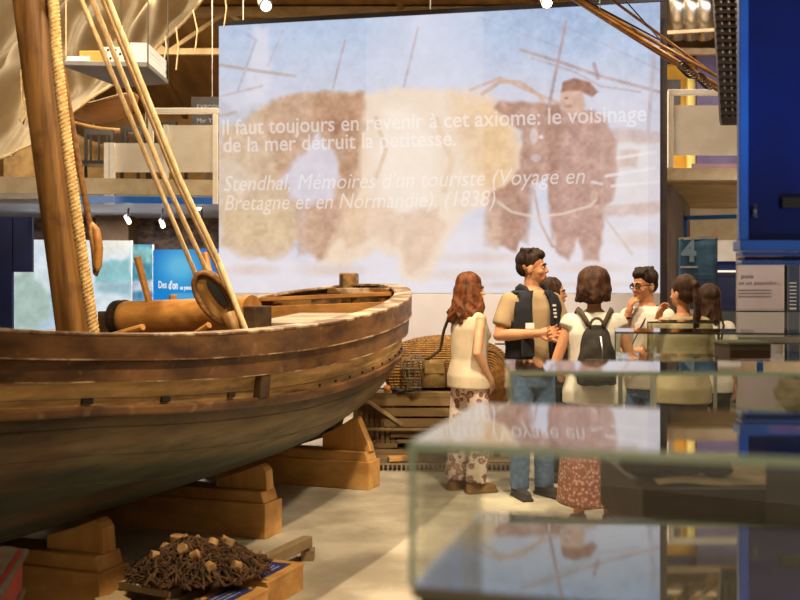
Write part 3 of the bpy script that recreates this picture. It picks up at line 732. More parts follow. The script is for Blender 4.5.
# ================================================================== GLASS CASES
M['glass'] = glass('clear_glass', (.975, .99, .98, 1), .035, boost=.9)
M['glassr'] = glass('clear_glass_top', (.96, .98, .965, 1), .05, .03, boost=1.7)
M['palemetal'] = mat('pale_grey_metal', srgb(170, 168, 156), srgb(184, 182, 170), 4, rough=.5)
M['edge'] = mat('green_glass_edge', srgb(186, 214, 190), srgb(206, 228, 208), 4, rough=.25)
M['edged'] = mat('dark_green_glass_edge', srgb(52, 66, 54), srgb(70, 86, 70), 4, rough=.3)
M['plate'] = mat('hazy_glass_floor', srgb(116, 112, 98), srgb(124, 120, 106), 2, rough=.035, spec=1.0, coat=1)  # dark glass; base colour lightened to paint in haze and pale reflections
M['plinth'] = mat('dark_plinth', srgb(58, 44, 28), srgb(72, 54, 34), 3, rough=.6)
M['traywood'] = wood('tray_wood', srgb(66, 44, 22), srgb(88, 60, 32), 'x', 6)
def case(name, label, corner, rz, wd, dp, ztop, zbot, plinth=True, floor=True, edge='edge', et=.008, legs=False, skew=None, plinth_x=(0, 1), floor_m=None):
    """corner: the front left corner; local x runs along the front, local y backwards"""
    e = empty(name, (corner[0], corner[1], 0), label, 'glass case', rz)
    T = Matrix.Translation((corner[0], corner[1], 0)) @ Matrix.Rotation(rz, 4, 'Z')
    t = .008
    MB().box((wd / 2, dp / 2, ztop - t / 2), (wd, dp, t), T).build('top_pane', M['glassr'], e)
    for (n, c, d) in (('front_pane', (wd / 2, t / 2, (zbot + ztop) / 2), (wd, t, ztop - zbot - t)), ('back_pane', (wd / 2, dp - t / 2, (zbot + ztop) / 2), (wd, t, ztop - zbot - t)),
                      ('side_pane', (t / 2, dp / 2, (zbot + ztop) / 2), (t, dp - 2 * t, ztop - zbot - t)), ('side_pane', (wd - t / 2, dp / 2, (zbot + ztop) / 2), (t, dp - 2 * t, ztop - zbot - t))):
        MB().box(c, d, T).build(n, M['glass'], e)
    q = et; b = MB()
    for y in (-.0005, dp + .0005): b.box((wd / 2, y, ztop - q / 2), (wd, .002, q), T)
    for x in (-.0005, wd + .0005): b.box((x, dp / 2, ztop - q / 2), (.002, dp, q), T)
    for x in (0, wd):
        for y in (0, dp) if edge == 'edged' else (0,): b.box((x, y, (zbot + ztop) / 2), (.004 if edge == 'edged' else .006, .004 if edge == 'edged' else .006, ztop - zbot), T)
    b.build('polished_edges', M[edge], e)
    if floor:
        MB().box((wd / 2, dp / 2, zbot - .006), (wd, dp, .012), T).build('case_floor', M[floor_m or 'plate'], e)
    if plinth:
        p0, p1 = plinth_x
        MB().box((wd * (p0 + p1) / 2, dp / 2, (zbot - .014) / 2), (wd * (p1 - p0) - .01, dp - .02, zbot - .014), T).build('plinth', M['plinth'], e)
    if legs:
        for x in (.02, wd - .02):
            for y in (.02, dp - .02): MB().box((x, y, zbot / 2), (.016, .016, zbot), T).build('leg', M['palemetal'], e)
    return e, T
ZC = H - .155
cA, TA = case('glass_case', 'blurred glass case nearest the camera, bottom right', (.0125, 1.035), R(-15), 1.25, .375, ZC, H - .305, edge='edge', et=.009)
M['orange'] = mat('orange_reflected_text', srgb(232, 120, 80), rough=.5)
text('lettering', 'Kale, linea', M['orange'], cA, Matrix.Translation(P(808, 429, 1.13)) @ Matrix.Rotation(R(176), 4, 'Z'), .021, width=.044, bold=.001)  # orange letters laid in the glass, painting in a reflection
cB, TB = case('glass_case', 'second glass case, just behind the nearest one', (.218, 1.97), R(-4), 1.9, .30, ZC, H - .30, plinth=True, floor=True, edge='edge', legs=False, plinth_x=(.30, 1), floor_m='glass')
cC, TC = case('glass_case', 'middle glass case in front of the woman with the ponytail', (.84, 3.9), R(-12), 2.2, .42, ZC, H - .262, plinth=False, floor=True, floor_m='glass', edge='edged', et=.006, legs=True)
cE, TE = case('glass_case', 'small glass case directly behind the ponytail woman\'s side of the table row', (1.30, 5.25), R(-17), .36, .4, ZC, H - .31, plinth=False, floor=False, edge='edged', et=.008, legs=True)
cD, TD = case('glass_case', 'far glass case behind the people, under the text panel', (2.62, 8.3), R(-3), 3.0, 1.1, ZC, H - .42, plinth=False, edge='edged', et=.012, legs=True, floor_m='traywood')
# tray with small finds, standing in front of the middle case
ty = empty('display_tray', (1.05, 2.62, 0), 'low brown display table with sand bed seen through the nearest case', 'table')
zt_ = H - .178 * 2.62
MB().box((1.15, 2.62, zt_ - .07), (1.15, .5, .14)).build('tray', M['traywood'], ty)
M['sand'] = mat('pale_sand', srgb(150, 130, 92), srgb(190, 168, 124), 9, rough=.9, bump=.5)
MB().grid(40, 16, lambda u, v: (.62 + 1.06 * u, 2.40 + .44 * v, zt_ + .004 + .012 * mnoise.noise(Vector((u * 9, v * 5, 3))))).build('sand_bed', M['sand'], ty, smooth=True)
for sx in (.66, 1.64):
    for sy in (2.42, 2.82): MB().box((sx, sy, (zt_ - .14) / 2), (.05, .05, zt_ - .14)).build('leg', M['traywood'], ty)
M['find'] = mat('rusty_find', srgb(44, 32, 20), srgb(84, 62, 38), 14, rough=.8, bump=.6)
for k, (px, py, rr, lab) in enumerate(((648, 466, .05, 'large dark encrusted lump at the left end of the sand bed'), (672, 472, .028, 'small dark lump beside the largest one on the sand bed'), (683, 469, .022, 'round dark stone in the middle of the sand bed'),
                                 (716, 472, .034, 'dark angular shard on the right part of the sand bed'), (696, 478, .03, 'flat dark piece at the front of the sand bed'))):
    d = 2.5 + .04 * (k % 3); p = P(px, py, d)
    o = MB().ell((p.x, d, zt_ + rr * .45 + .01), (rr * 1.3, rr, rr * .62), nu=20, nv=14).build('encrusted_find', M['find'])
    for v in o.data.vertices: v.co += (v.co - Vector((p.x, d, zt_))) * .35 * mnoise.noise(v.co * 30 + Vector((k, 0, 0)))
    tag(o, lab, 'find')
# brown boxes standing inside the far cases
for (px0, px1, y0, y1, d, lab) in ((722, 762, 343, 362, 4.0, 'brown block displayed inside the middle glass case'),):
    a, b = P(px0, y0, d), P(px1, y1, d)
    e = empty('display_block', ((a.x + b.x) / 2, d, b.z), lab, 'block')
    MB().box(((a.x + b.x) / 2, d, (a.z + H - .260) / 2), (b.x - a.x, .2, a.z - H + .260), None).build('block', M['traywood'], e, bevel=.004)
    MB().box(((a.x + b.x) / 2, d, a.z + .004), (b.x - a.x + .02, .22, .008)).build('lid', mat('greenish_cover', srgb(140, 140, 110), rough=.5), e)
a = P(793, 395, 2.1)
o = MB().ell((a.x + .02, 2.12, H - .22), (.05, .04, .035), nu=22, nv=16).build('pale_shell', mat('pale_shell', srgb(190, 168, 128), srgb(214, 196, 160), 20, rough=.7, bump=.5))
for v in o.data.vertices: v.co += (v.co - Vector((a.x + .02, 2.12, H - .22))) * .4 * mnoise.noise(v.co * 45)
tag(o, 'pale rough shell on the small shelf in the second case', 'shell')
sh = tag(MB().box((a.x + .06, 2.12, H - .258), (.24, .16, .006)).build('glass_shelf', M['edge']), 'small greenish shelf holding the pale shell', 'shelf')

# ================================================================== THE BOAT
BO = Vector((-.43, 9.0, 0)); BA = Vector((.36, .933, 0)).normalized(); BN = Vector((BA.y, -BA.x, 0))   # stern point, axis, starboard
def BW(s, off, z): return BO + BA * s + BN * off + Vector((0, 0, z))
_sx = np.array([-8.4, -7.4, -6.4, -5.5, -4.6, -3.8, -3, -2.2, -1.5, -.8, -.3, 0]); _sz = np.array([1.75, 1.55, 1.38, 1.282, 1.228, 1.211, 1.225, 1.265, 1.325, 1.405, 1.465, 1.515])
_pf = np.polyfit(_sx, _sz, 6)
BLEN = 8.4
def zg(s): return float(np.polyval(_pf, s))
def bh(s):
    if s > -4.2: v = (s + 4.2) / 4.2; return 1.15 * max(0, 1 - v ** 3) ** .46
    v = min(1, (-4.2 - s) / 4.2); return 1.15 * max(0, 1 - v ** 2.4) ** .75
def sst(a, b, x): t = max(0, min(1, (x - a) / (b - a))); return t * t * (3 - 2 * t)
ZK = .31
def wf(s): return float(np.interp(s, [-8, -5, -3, -1.5, -.5], [.74, .78, 1.05, 1.15, 1.3]))
def hull(s, t, side, inset=0.0):
    """t 0 at keel .. 1 at sheer; side +1 starboard, towards the camera"""
    b = max(0, bh(s) - inset); z1 = zg(s)
    fine = max(sst(-2.6, -1.0, s), sst(-5.6, -8.2, s))
    full = (1 - (1 - t) ** 3.4) ** .6
    f = full * (1 - fine) + (1 - (1 - t) ** 3.4) ** .9 * fine
    z = ZK + (z1 - ZK) * t
    rk = .4 * sst(-2.4, 0, s) * (1 - t) ** 2 - .7 * sst(-6, -8.4, s) * (1 - t) ** 1.2
    off = side * b * f
    return s - rk, off, z + .05 * off
def HP(s, t, side, inset=0): return BW(*hull(s, t, side, inset))
def tdep(s, d): return 1 - d * wf(s) / (zg(s) - ZK)
NS = 90
SS = [-BLEN * (k / NS) ** 1.55 for k in range(NS + 1)]

boat = empty('wooden_fishing_boat', BW(-4, 0, 0), 'large old wooden fishing boat with weathered planks on timber cradles', 'boat')
# planking with the depth below the sheer stored for the paint bands
TT = [0, .03, .07, .12, .18, .25, .32, .40, .48, .56, .62, .68, .74, .79, .84, .88, .92, .96, 1]
g = MB(); dep = []
def hullsheet(side):
    o = len(g.v)
    for s in SS:
        for t in TT:
            g.v.append(tuple(HP(s, t, side))); dep.append((1 - t) * (zg(s) - ZK) / wf(s))
    n = len(TT)
    for i in range(NS):
        for j in range(n - 1):
            a = o + i * n + j; f = (a, a + 1, a + n + 1, a + n)
            g.f.append(f if side < 0 else f[::-1])
hullsheet(1); hullsheet(-1)
def hullmat():
    m, nt, b = _new('weathered_hull_paint'); L = nt.links
    N = nt.nodes.new
    at = N('ShaderNodeAttribute'); at.attribute_name = 'depth'
    tc = N('ShaderNodeTexCoord'); mp = N('ShaderNodeMapping'); mp.inputs['Rotation'].default_value = (0, 0, -math.atan2(BA.y, BA.x)); mp.inputs['Scale'].default_value = (1, 1, 1)
    mp.vector_type = 'POINT'; L.new(tc.outputs['Object'], mp.inputs[0])
    st = N('ShaderNodeMapping'); st.inputs['Scale'].default_value = (.16, 1, 1); L.new(mp.outputs[0], st.inputs[0])
    n1 = N('ShaderNodeTexNoise'); n1.inputs['Scale'].default_value = 8; n1.inputs['Detail'].default_value = 9; n1.inputs['Roughness'].default_value = .65; L.new(st.outputs[0], n1.inputs['Vector'])
    n2 = N('ShaderNodeTexNoise'); n2.inputs['Scale'].default_value = 2.6; n2.inputs['Detail'].default_value = 8; L.new(mp.outputs[0], n2.inputs['Vector'])
    ad = N('ShaderNodeMath'); ad.operation = 'MULTIPLY_ADD'; ad.inputs[1].default_value = .07; L.new(n2.outputs['Fac'], ad.inputs[0]); L.new(at.outputs['Fac'], ad.inputs[2])
    r = N('ShaderNodeValToRGB'); cr = r.color_ramp; cr.interpolation = 'LINEAR'
    pts = [(0, (112, 76, 40)), (.22, (108, 72, 40)), (.25, (214, 180, 124)), (.355, (204, 168, 112)), (.375, (70, 50, 30)), (.46, (92, 78, 54)), (.56, (122, 112, 84)), (.66, (106, 100, 76)), (.70, (62, 72, 60)), (.9, (52, 60, 50)), (1, (44, 48, 40))]
    cr.elements[0].position = 0; cr.elements[0].color = srgb(*pts[0][1]); cr.elements[1].position = 1; cr.elements[1].color = srgb(*pts[-1][1])
    for p, c in pts[1:-1]: e = cr.elements.new(p); e.color = srgb(*c)
    L.new(ad.outputs[0], r.inputs[0])
    # grain and wear
    r1 = N('ShaderNodeValToRGB'); r1.color_ramp.elements[0].position = .39; r1.color_ramp.elements[0].color = (.30, .28, .26, 1); r1.color_ramp.elements[1].position = .60; r1.color_ramp.elements[1].color = (1.25, 1.2, 1.1, 1)
    L.new(n1.outputs['Fac'], r1.inputs[0])
    mx = N('ShaderNodeMix'); mx.data_type = 'RGBA'; mx.blend_type = 'MULTIPLY'; mx.inputs['Factor'].default_value = .85
    L.new(r.outputs[0], mx.inputs['A']); L.new(r1.outputs[0], mx.inputs['B'])
    # rust and orange blotches on the pale strake
    n3 = N('ShaderNodeTexNoise'); n3.inputs['Scale'].default_value = 5; n3.inputs['Detail'].default_value = 7; L.new(st.outputs[0], n3.inputs['Vector'])
    r3 = N('ShaderNodeValToRGB'); r3.color_ramp.elements[0].position = .54; r3.color_ramp.elements[1].position = .66; L.new(n3.outputs['Fac'], r3.inputs[0])
    mm = N('ShaderNodeMath'); mm.operation = 'MULTIPLY'; mm.inputs[1].default_value = .34; L.new(r3.outputs[0], mm.inputs[0])
    m3 = N('ShaderNodeMix'); m3.data_type = 'RGBA'; L.new(mm.outputs[0], m3.inputs['Factor']); L.new(mx.outputs['Result'], m3.inputs['A']); m3.inputs['B'].default_value = srgb(118, 70, 34)
    # plank seams
    sm = N('ShaderNodeMath'); sm.operation = 'MULTIPLY'; sm.inputs[1].default_value = 1 / .145; L.new(at.outputs['Fac'], sm.inputs[0])
    fr = N('ShaderNodeMath'); fr.operation = 'FRACT'; L.new(sm.outputs[0], fr.inputs[0])
    r4 = N('ShaderNodeValToRGB'); r4.color_ramp.elements[0].position = .0; r4.color_ramp.elements[0].color = (.25, .22, .2, 1); r4.color_ramp.elements[1].position = .06; r4.color_ramp.elements[1].color = (1, 1, 1, 1)
    L.new(fr.outputs[0], r4.inputs[0])
    m4 = N('ShaderNodeMix'); m4.data_type = 'RGBA'; m4.blend_type = 'MULTIPLY'; m4.inputs['Factor'].default_value = .75; L.new(m3.outputs['Result'], m4.inputs['A']); L.new(r4.outputs[0], m4.inputs['B'])
    L.new(m4.outputs['Result'], b.inputs['Base Color']); b.inputs['Roughness'].default_value = .58; b.inputs['Specular IOR Level'].default_value = .35
    ah = N('ShaderNodeMath'); ah.operation = 'ADD'; L.new(n1.outputs['Fac'], ah.inputs[0]); L.new(r4.outputs[0], ah.inputs[1])
    bp = N('ShaderNodeBump'); bp.inputs['Strength'].default_value = .5; bp.inputs['Distance'].default_value = .015; L.new(ah.outputs[0], bp.inputs['Height']); L.new(bp.outputs[0], b.inputs['Normal'])
    return m
M['hull'] = hullmat()
M['wale'] = mat('worn_brown_wale', srgb(70, 44, 24), srgb(126, 86, 48), 7, (.35, .35, 1), .5, .45, thr=(.38, .62), c3=srgb(156, 122, 84), scale3=9, thr3=(.62, .74), detail=9)
M['cap'] = mat('worn_gunwale_top', srgb(112, 78, 46), srgb(198, 172, 140), 6, (1, 1, 1), .45, .3, thr=(.46, .60), detail=9)
M['inner'] = wood('inner_planks', srgb(128, 84, 36), srgb(176, 124, 62), 'x', 7)
M['deckw'] = wood('dark_deck', srgb(58, 42, 26), srgb(92, 68, 42), 'x', 6, rough=.7)
o = g.build('hull_planking', M['hull'], boat, smooth=True)
at = o.data.attributes.new('depth', 'FLOAT', 'POINT'); at.data.foreach_set('value', np.array(dep, np.float32))
md = o.modifiers.new('thick', 'SOLIDIFY'); md.thickness = .03; md.offset = -1

def strip(d0, d1, out, side, s0=-BLEN + .02, s1=0.0, wob=0, inn=-.01, n=120):
    """a timber running along the hull between two depths below the sheer"""
    g = MB(); ring = []
    for k in range(n + 1):
        q = k / n; s = s1 + (s0 - s1) * q ** 1.5
        rows = []
        for d in (d0, d1):
            t = tdep(s, d); e = .01
            p = HP(s, min(t, 1), side)
            if t > 1: p.z += (t - 1) * (zg(s) - ZK)
            sa_, sb_ = max(s0, s - e), min(0, s + e)
            tv = HP(sb_, min(t, 1), side) - HP(sa_, min(t, 1), side); tv.z = 0
            nn = Vector((tv.y, -tv.x, 0)) * side
            if s > -.012: nn = BA.copy()
            nn.normalize(); rows.append((p, nn))
        w_ = 1 + wob * mnoise.noise(Vector((s * 3, d0 * 9, side)))
        (p0, n0), (p1, n1) = rows
        ring.append([p0 + n0 * inn, p0 + n0 * out * w_, p1 + n1 * out * w_, p1 + n1 * inn])
    for r_ in ring: g.v += [tuple(v) for v in r_]
    for k in range(n):
        for j in range(4):
            a = k * 4 + j; b = k * 4 + (j + 1) % 4; g.f.append((a, b, b + 4, a + 4))
    g.f.append((0, 1, 2, 3)); g.f.append(tuple(n * 4 + j for j in (3, 2, 1, 0)))
    return g
for side in (1, -1):
    strip(-.02, .10, .055, side, wob=.06, inn=-.02).build('rubbing_strake', M['wale'], boat, bevel=.006)
    strip(.10, .21, .038, side, wob=.06).build('wale', M['wale'], boat, bevel=.006)
    strip(.33, .38, .035, side, wob=.15).build('lower_rail', M['wale'], boat, bevel=.01)
    strip(.094, .101, .0575, side, wob=.06, inn=.02).build('worn_edge', M['cap'], boat)
    strip(.205, .2105, .0395, side, wob=.06, inn=.0).build('worn_edge', M['cap'], boat)
    strip(-.036, -.018, .058, side, wob=.10, inn=-.085).build('gunwale_cap', M['cap'], boat, bevel=.006)
    strip(.03, .10, -.11, side, inn=-.03, s1=-.35).build('inner_clamp', M['inner'], boat)
# scuppers, bolts and the patch block on the pale strake
for s in (-5.05, -4.55, -4.0):
    sc = MB()
    t = tdep(s, .305); p = HP(s, t, 1); q = HP(s - .06, tdep(s - .06, .305), 1); sc.bar(p + BN * .002, q + BN * .002, .016, .022)
    sc.build('scupper', M['black'], boat)
bt = MB()
for k in range(12):
    s = -3.0 + k * .24; p = HP(s, tdep(s, .315), 1); bt.ell(p + BN * .004, (.009, .009, .009), nu=8, nv=6)
bt.build('bolt_heads', M['black'], boat, smooth=True)
s = -3.75; a = HP(s, tdep(s, .215), 1); b = HP(s, tdep(s, .33), 1)
MB().bar(a + BN * .012, b + BN * .016, .1, .05, tuple(BN)).build('strake_chock', M['deckw'], boat, bevel=.004)
# keel, sternpost, rudder head
kg = MB(); kg.bar(BW(-7.6, 0, ZK - .01), BW(-.45, 0, ZK - .01), .1, .04); kg.build('keel', M['deckw'], boat)
kg = MB()
pp = [hull(0, q / 10, 1) for q in range(11)]
kg.tube([BW(p[0] + .03, 0, p[2]) for p in pp], .06, 8); kg.build('sternpost', M['deckw'], boat, smooth=True)
pr = MB(); q0 = P(349, 283, 9.0); pr.box((q0.x, q0.y, q0.z + .0), (.15, .17, .18), rz=R(-8)); pr.build('rudder_head', mat('rudder_head_wood', srgb(104, 74, 40), srgb(160, 122, 72), 9, rough=.6, bump=.3), boat, bevel=.012)
MB().box((q0.x - .05, q0.y - .0, q0.z - .0), (.02, .185, .15), rz=R(-8)).build('rudder_strap', M['deckw'], boat)

# inside: lining, deck, benches
g = MB(); n = 10
for i in range(NS + 1):
    s = min(SS[i], -.06)
    for j in range(2 * n + 1):
        v = j / n - 1; side = 1 if v >= 0 else -1; t = .45 + .53 * min(1, abs(v) * 1.0)
        p = HP(s, .45 + (abs(v)) * .54, side, .05); g.v.append(tuple(p))
for i in range(NS):
    for j in range(2 * n):
        a = i * (2 * n + 1) + j; g.f.append((a, a + 1, a + 2 * n + 2, a + 2 * n + 1))
g.build('inner_lining', M['inner'], boat, smooth=True)
g = MB()
for i in range(NS + 1):
    s = min(SS[i], -.1); zd = zg(s) - .30
    h1 = hull(s, tdep(s, .30), 1, .04)
    g.v += [tuple(BW(s, -h1[1], zd - .04 * h1[1])), tuple(BW(s, h1[1], zd + .04 * h1[1]))]
for i in range(NS): a = 2 * i; g.f.append((a, a + 1, a + 3, a + 2))
g.build('deck', M['deckw'], boat)
# frames (ribs) along the inner far side
for s in (-.55, -.95, -1.5, -2.1, -2.7, -3.3, -3.9, -4.5):
    for side in (-1, 1):
        MB().tube([HP(s, t, side, .07) for t in (.72, .8, .88, .96)], .028, 6).build('rib', M['inner'], boat)
# stern bench with a curved front board
def hz(s, off, d): return zg(s) - d + .04 * off
g = MB(); pts = [(-.95 - .10 * math.cos(math.pi * q / 2), q * .88) for q in np.linspace(-1, 1, 25)]
vs = []
for (s, off) in pts:
    zt_b = 1.385 + .035 * off / .88
    for (ds, dz) in ((0, 0), (.03, 0), (.03, -.2), (0, -.2)): vs.append(tuple(BW(s + ds, off, zt_b + dz)))
g.v = vs
for k in range(24):
    for j in range(4): a = k * 4 + j; b = k * 4 + (j + 1) % 4; g.f.append((a, b, b + 4, a + 4))
g.f += [(0, 1, 2, 3), (99, 98, 97, 96)]
g.build('bench_board', M['inner'], boat, bevel=.004)
MB().bar(BW(-.5, -.62, 1.425), BW(-.5, .6, 1.475), .16, .035).build('stern_thwart', M['inner'], boat, bevel=.004)
MB().bar(BW(-.22, -.1, 1.50), BW(-.42, .52, 1.50), .12, .05).build('stern_knee', M['cap'], boat, bevel=.006)
for k, (s, off, h) in enumerate(((-.30, .56, .09), (-.46, .66, .06), (-.2, .42, .07))):
    p = BW(s, off, zg(s)); MB().box(p + Vector((0, 0, .02)), (.05, .06, h), rz=k * .6).build('timber_head', M['cap'], boat, bevel=.006)
MB().bar(BW(-2.35, .55, 1.275), BW(-1.15, .3, 1.315), .46, .025).build('loose_floorboard', mat('pale_grey_board', srgb(132, 120, 98), srgb(166, 154, 132), 6, (.3, 1, 1), .7, .2), boat, bevel=.004)
MB().bar(BW(-2.5, .02, 1.28), BW(-1.4, -.35, 1.30), .10, .05).build('side_plank', M['deckw'], boat)
for (s, off, hh) in ((-1.9, -.62, .12), (-1.78, -.7, .17), (-1.66, -.66, .1)):
    p = BW(s, off, 1.27); MB().box(p + Vector((0, 0, hh / 2)), (.05, .06, hh + .06), rz=.4).build('bitt', M['inner'], boat, bevel=.006)

# windlass
wl0, wl1 = P(119, 318, 6.9), P(250, 314, 6.42); wd_ = (wl1 - wl0).normalized()
M['windl'] = wood('windlass_wood', srgb(150, 98, 42), srgb(196, 140, 70), 'x', 6, rough=.5)
M['iron'] = mat('black_iron', srgb(36, 30, 26), srgb(58, 46, 36), 10, rough=.55, metal=.3, bump=.2)
wb = MB().tube([wl0, wl0.lerp(wl1, .1), wl0.lerp(wl1, .5), wl0.lerp(wl1, .9), wl1], [.112, .116, .112, .116, .112], 32, cap=True).build('windlass_barrel', M['windl'], boat, smooth=True)
for q in (-.015, .03): MB().tube([wl0 + wd_ * q, wl0 + wd_ * (q + .03)], .124, 20).build('windlass_hoop', M['iron'], boat)
MB().tube([wl1 - wd_ * .04, wl1 + wd_ * .02], .122, 20).build('windlass_hoop', M['windl'], boat)
MB().tube([wl0 - wd_ * .1, wl0 + wd_ * .02], .03, 10).build('windlass_axle', M['iron'], boat)
MB().tube([P(150, 306, 6.75), P(137, 257, 6.72)], [.022, .026], 8).build('handspike', M['windl'], boat)
MB().tube([P(112, 336, 6.2), P(143, 327, 6.05)], [.022, .02], 8).build('handspike', M['windl'], boat)
MB().tube([P(190, 338, 6.0), P(209, 325, 5.9)], [.022, .02], 8).build('handspike', M['windl'], boat)
for (q, sgn) in ((0, 1), (1, 1)):
    p = wl0.lerp(wl1, q) + wd_ * (.06 if q else -.06)
    MB().box(p + Vector((0, 0, -.16)), (.09, .2, .42), rz=R(-24)).build('windlass_post', M['deckw'], boat, bevel=.008)
MB().tube([P(238, 303, 6.5), P(252, 296, 6.5)], .018, 8).build('peg', M['windl'], boat)

# mast
M['mast'] = mat('mast_wood', srgb(96, 62, 26), srgb(158, 112, 56), 11, (1, 1, .06), .5, .45, thr=(.38, .64), c3=srgb(86, 54, 24), scale3=5, thr3=(.55, .72))
ma, mb = P(77, 340, 5.5), P(31, -10, 5.35); md_ = mb - ma
MB().tube([ma - md_ * .45, ma, ma + md_ * .33, ma + md_ * .66, mb, mb + md_ * .75], [.105, .104, .103, .103, .102, .092], 28).build('mast', M['mast'], boat, smooth=True)

# ---- rigging
M['rope'] = mat('hemp_rope', srgb(186, 146, 88), srgb(222, 186, 128), 30, rough=.85, bump=.5)
M['ropep'] = mat('pale_hemp_rope', srgb(214, 182, 130), srgb(238, 212, 166), 40, (1, 1, .3), rough=.85, bump=.4)
M['brownrope'] = mat('brown_rope', srgb(104, 68, 32), srgb(140, 98, 52), 30, rough=.85, bump=.5)
def laid(pts, r, pitch, name, m, label, n=3, grp=None):
    """three-strand rope"""
    pts = [Vector(p) for p in pts]; L = sum((b - a).length for a, b in zip(pts, pts[1:])); K = int(L / pitch * 10)
    def at(q):
        x = q * L
        for a, b in zip(pts, pts[1:]):
            l = (b - a).length
            if x <= l + 1e-6: return a.lerp(b, min(1, x / l)), (b - a).normalized()
            x -= l
        return pts[-1], (pts[-1] - pts[-2]).normalized()
    g = MB()
    for k in range(n):
        c = []
        for i in range(K + 1):
            p, d = at(i / K); u = d.orthogonal().normalized(); v = d.cross(u); a = 2 * math.pi * (i / 10 + k / n)
            c.append(p + (u * math.cos(a) + v * math.sin(a)) * r * .52)
        g.tube(c, r * .56, 6)
    return tag(g.build(name, m, smooth=True), label, 'rope', grp)
laid([P(28, -190, 5.1), P(52, -20, 5.2), P(57, 60, 5.2), P(70, 170, 5.25), P(83, 260, 5.28), P(97, 352, 5.3)], .029, .062, 'thick_rope', M['rope'], 'thick twisted hemp rope running down the right side of the mast')
yd = tag(MB().tube([P(16, -190, 5.2), P(44, -20, 5.3), P(66, 90, 5.35), P(91, 232, 5.4), P(96, 262, 5.4)], .017, 8).build('thin_rope', M['brownrope'], smooth=True), 'thin brown rope between the mast and the thick twisted rope', 'rope')
dh = empty('wooden_thimble', P(93, 275, 5.4), 'wooden hook shaped thimble hanging on the thin brown rope', 'fitting')
MB().tube([P(90, 222, 5.4), P(96, 230, 5.4), P(99, 248, 5.4), P(98, 266, 5.4), P(95, 275, 5.4)], [.012, .022, .024, .022, .01], 8).build('bow', M['windl'], dh, smooth=True)
MB().tube([P(90, 224, 5.39), P(93, 250, 5.39), P(95, 273, 5.39)], .012, 8).build('inner_bow', M['brownrope'], dh, smooth=True)
MB().tube([P(95, 224, 5.42), P(101, 240, 5.42), P(100, 266, 5.42), P(96, 276, 5.42)], .008, 8).build('iron_band', M['iron'], dh, smooth=True)
bk = (-1.01, 6.1)
rp = [([P(3, -190, 4.8), P(78, -8, 5.3), P(156, 180, 5.8), P(200, 285, 6.1)], .014, 'leftmost of the pale ropes slanting down to the big pulley block'),
      ([P(16, -190, 4.82), P(89, -8, 5.32), P(165, 180, 5.8), P(209, 276, 6.1)], .0145, 'second pale rope from the left going down to the pulley block'),
      ([P(27, -190, 4.8), P(100, -8, 5.3), P(176, 180, 5.75), P(216, 264, 6.0), P(232, 300, 6.02)], .0145, 'third pale rope, lying just behind the rightmost one'),
      ([P(33, -190, 4.76), P(105, -8, 5.24), P(180, 180, 5.68), P(219, 262, 5.9), P(247, 333, 5.86)], .0165, 'rightmost pale rope passing over the pulley block to the rail')]
for pts, rr, lab in rp: laid(pts, rr, .034, 'pale_rope', M['ropep'], lab, grp='mast tackle ropes')
# pulley block
pb = empty('pulley_block', P(222, 325, 6.1), 'large wooden pulley block hanging from the slanting ropes', 'block')
M['block'] = wood('block_wood', srgb(120, 82, 34), srgb(168, 122, 58), 'z', 6, rough=.5)
def blockcheek(doff, w0, name, m):
    top, bot = P(203, 278, 6.1), P(232, 318, 6.1); ax = (bot - top); L = ax.length; ax.normalize(); sx = Vector((ax.z, 0, -ax.x)); sx = -sx if sx.x < 0 else sx
    nv_ = ax.cross(sx).normalized(); c = (top + bot) / 2 + nv_ * doff
    g = MB(); k = 20
    prof = [(math.sin(math.pi * i / k) ** .6, -math.cos(math.pi * i / k)) for i in range(k + 1)]
    ring = [(w, h) for w, h in prof] + [(-w, h) for w, h in prof[::-1][1:-1]]
    front = [c + sx * (w * .095 * w0) + ax * (h * L * .62) for w, h in ring]
    return g.prism(front, nv_ * .035).build(name, m, pb, bevel=.01)
blockcheek(-.05, 1, 'cheek', M['block']); blockcheek(.04, 1, 'cheek', M['block'])
top, bot = P(203, 278, 6.1), P(232, 318, 6.1)
cc = (top + bot) / 2
MB().tube([cc + Vector((.0, -.03, 0)), cc + Vector((0, .045, 0))], .085, 20).build('sheave', M['iron'], pb)
loop = []
for i in range(33):
    a = 2 * math.pi * i / 32; ax = (bot - top).normalized(); sx = Vector((-ax.z, 0, ax.x))
    loop.append(cc + sx * math.cos(a) * .088 + ax * math.sin(a) * .175 + Vector((0, -.095, 0)))
slot_shade_pts = []
for i in range(24):
    a = 2 * math.pi * i / 24; slot_shade_pts.append(cc + sx * (.03 + .024 * math.cos(a)) + ax * (-.02 + math.sin(a) * .10) + Vector((0, -.098, 0)))
MB().prism(slot_shade_pts, (0, .03, 0)).build('slot_shade', M['black'], pb)  # black patch on the cheek, painted shade of the recess
MB().tube(loop, .017, 8, cap=False).build('rope_strop', M['brownrope'], pb, smooth=True)
MB().tube([P(228, 314, 6.0), P(234, 330, 5.98), P(231, 345, 5.98)], [.05, .035, .03], 10).build('strop_tail', M['block'], pb, smooth=True)
MB().tube([P(205, 253, 6.25), P(210, 278, 6.2)], [.02, .024], 8).build('becket_pin', M['windl'], pb)

g = MB(); g.bar(BW(-7.2, -1.25, .22), BW(-1.2, -1.25, .22), .5, .44); tag(g.build('dark_blocker', M['black'], bevel=.01), 'added black box behind the boat, blocking light under the hull', 'plinth')  # added black box, keeps light and bright floor out of the gap
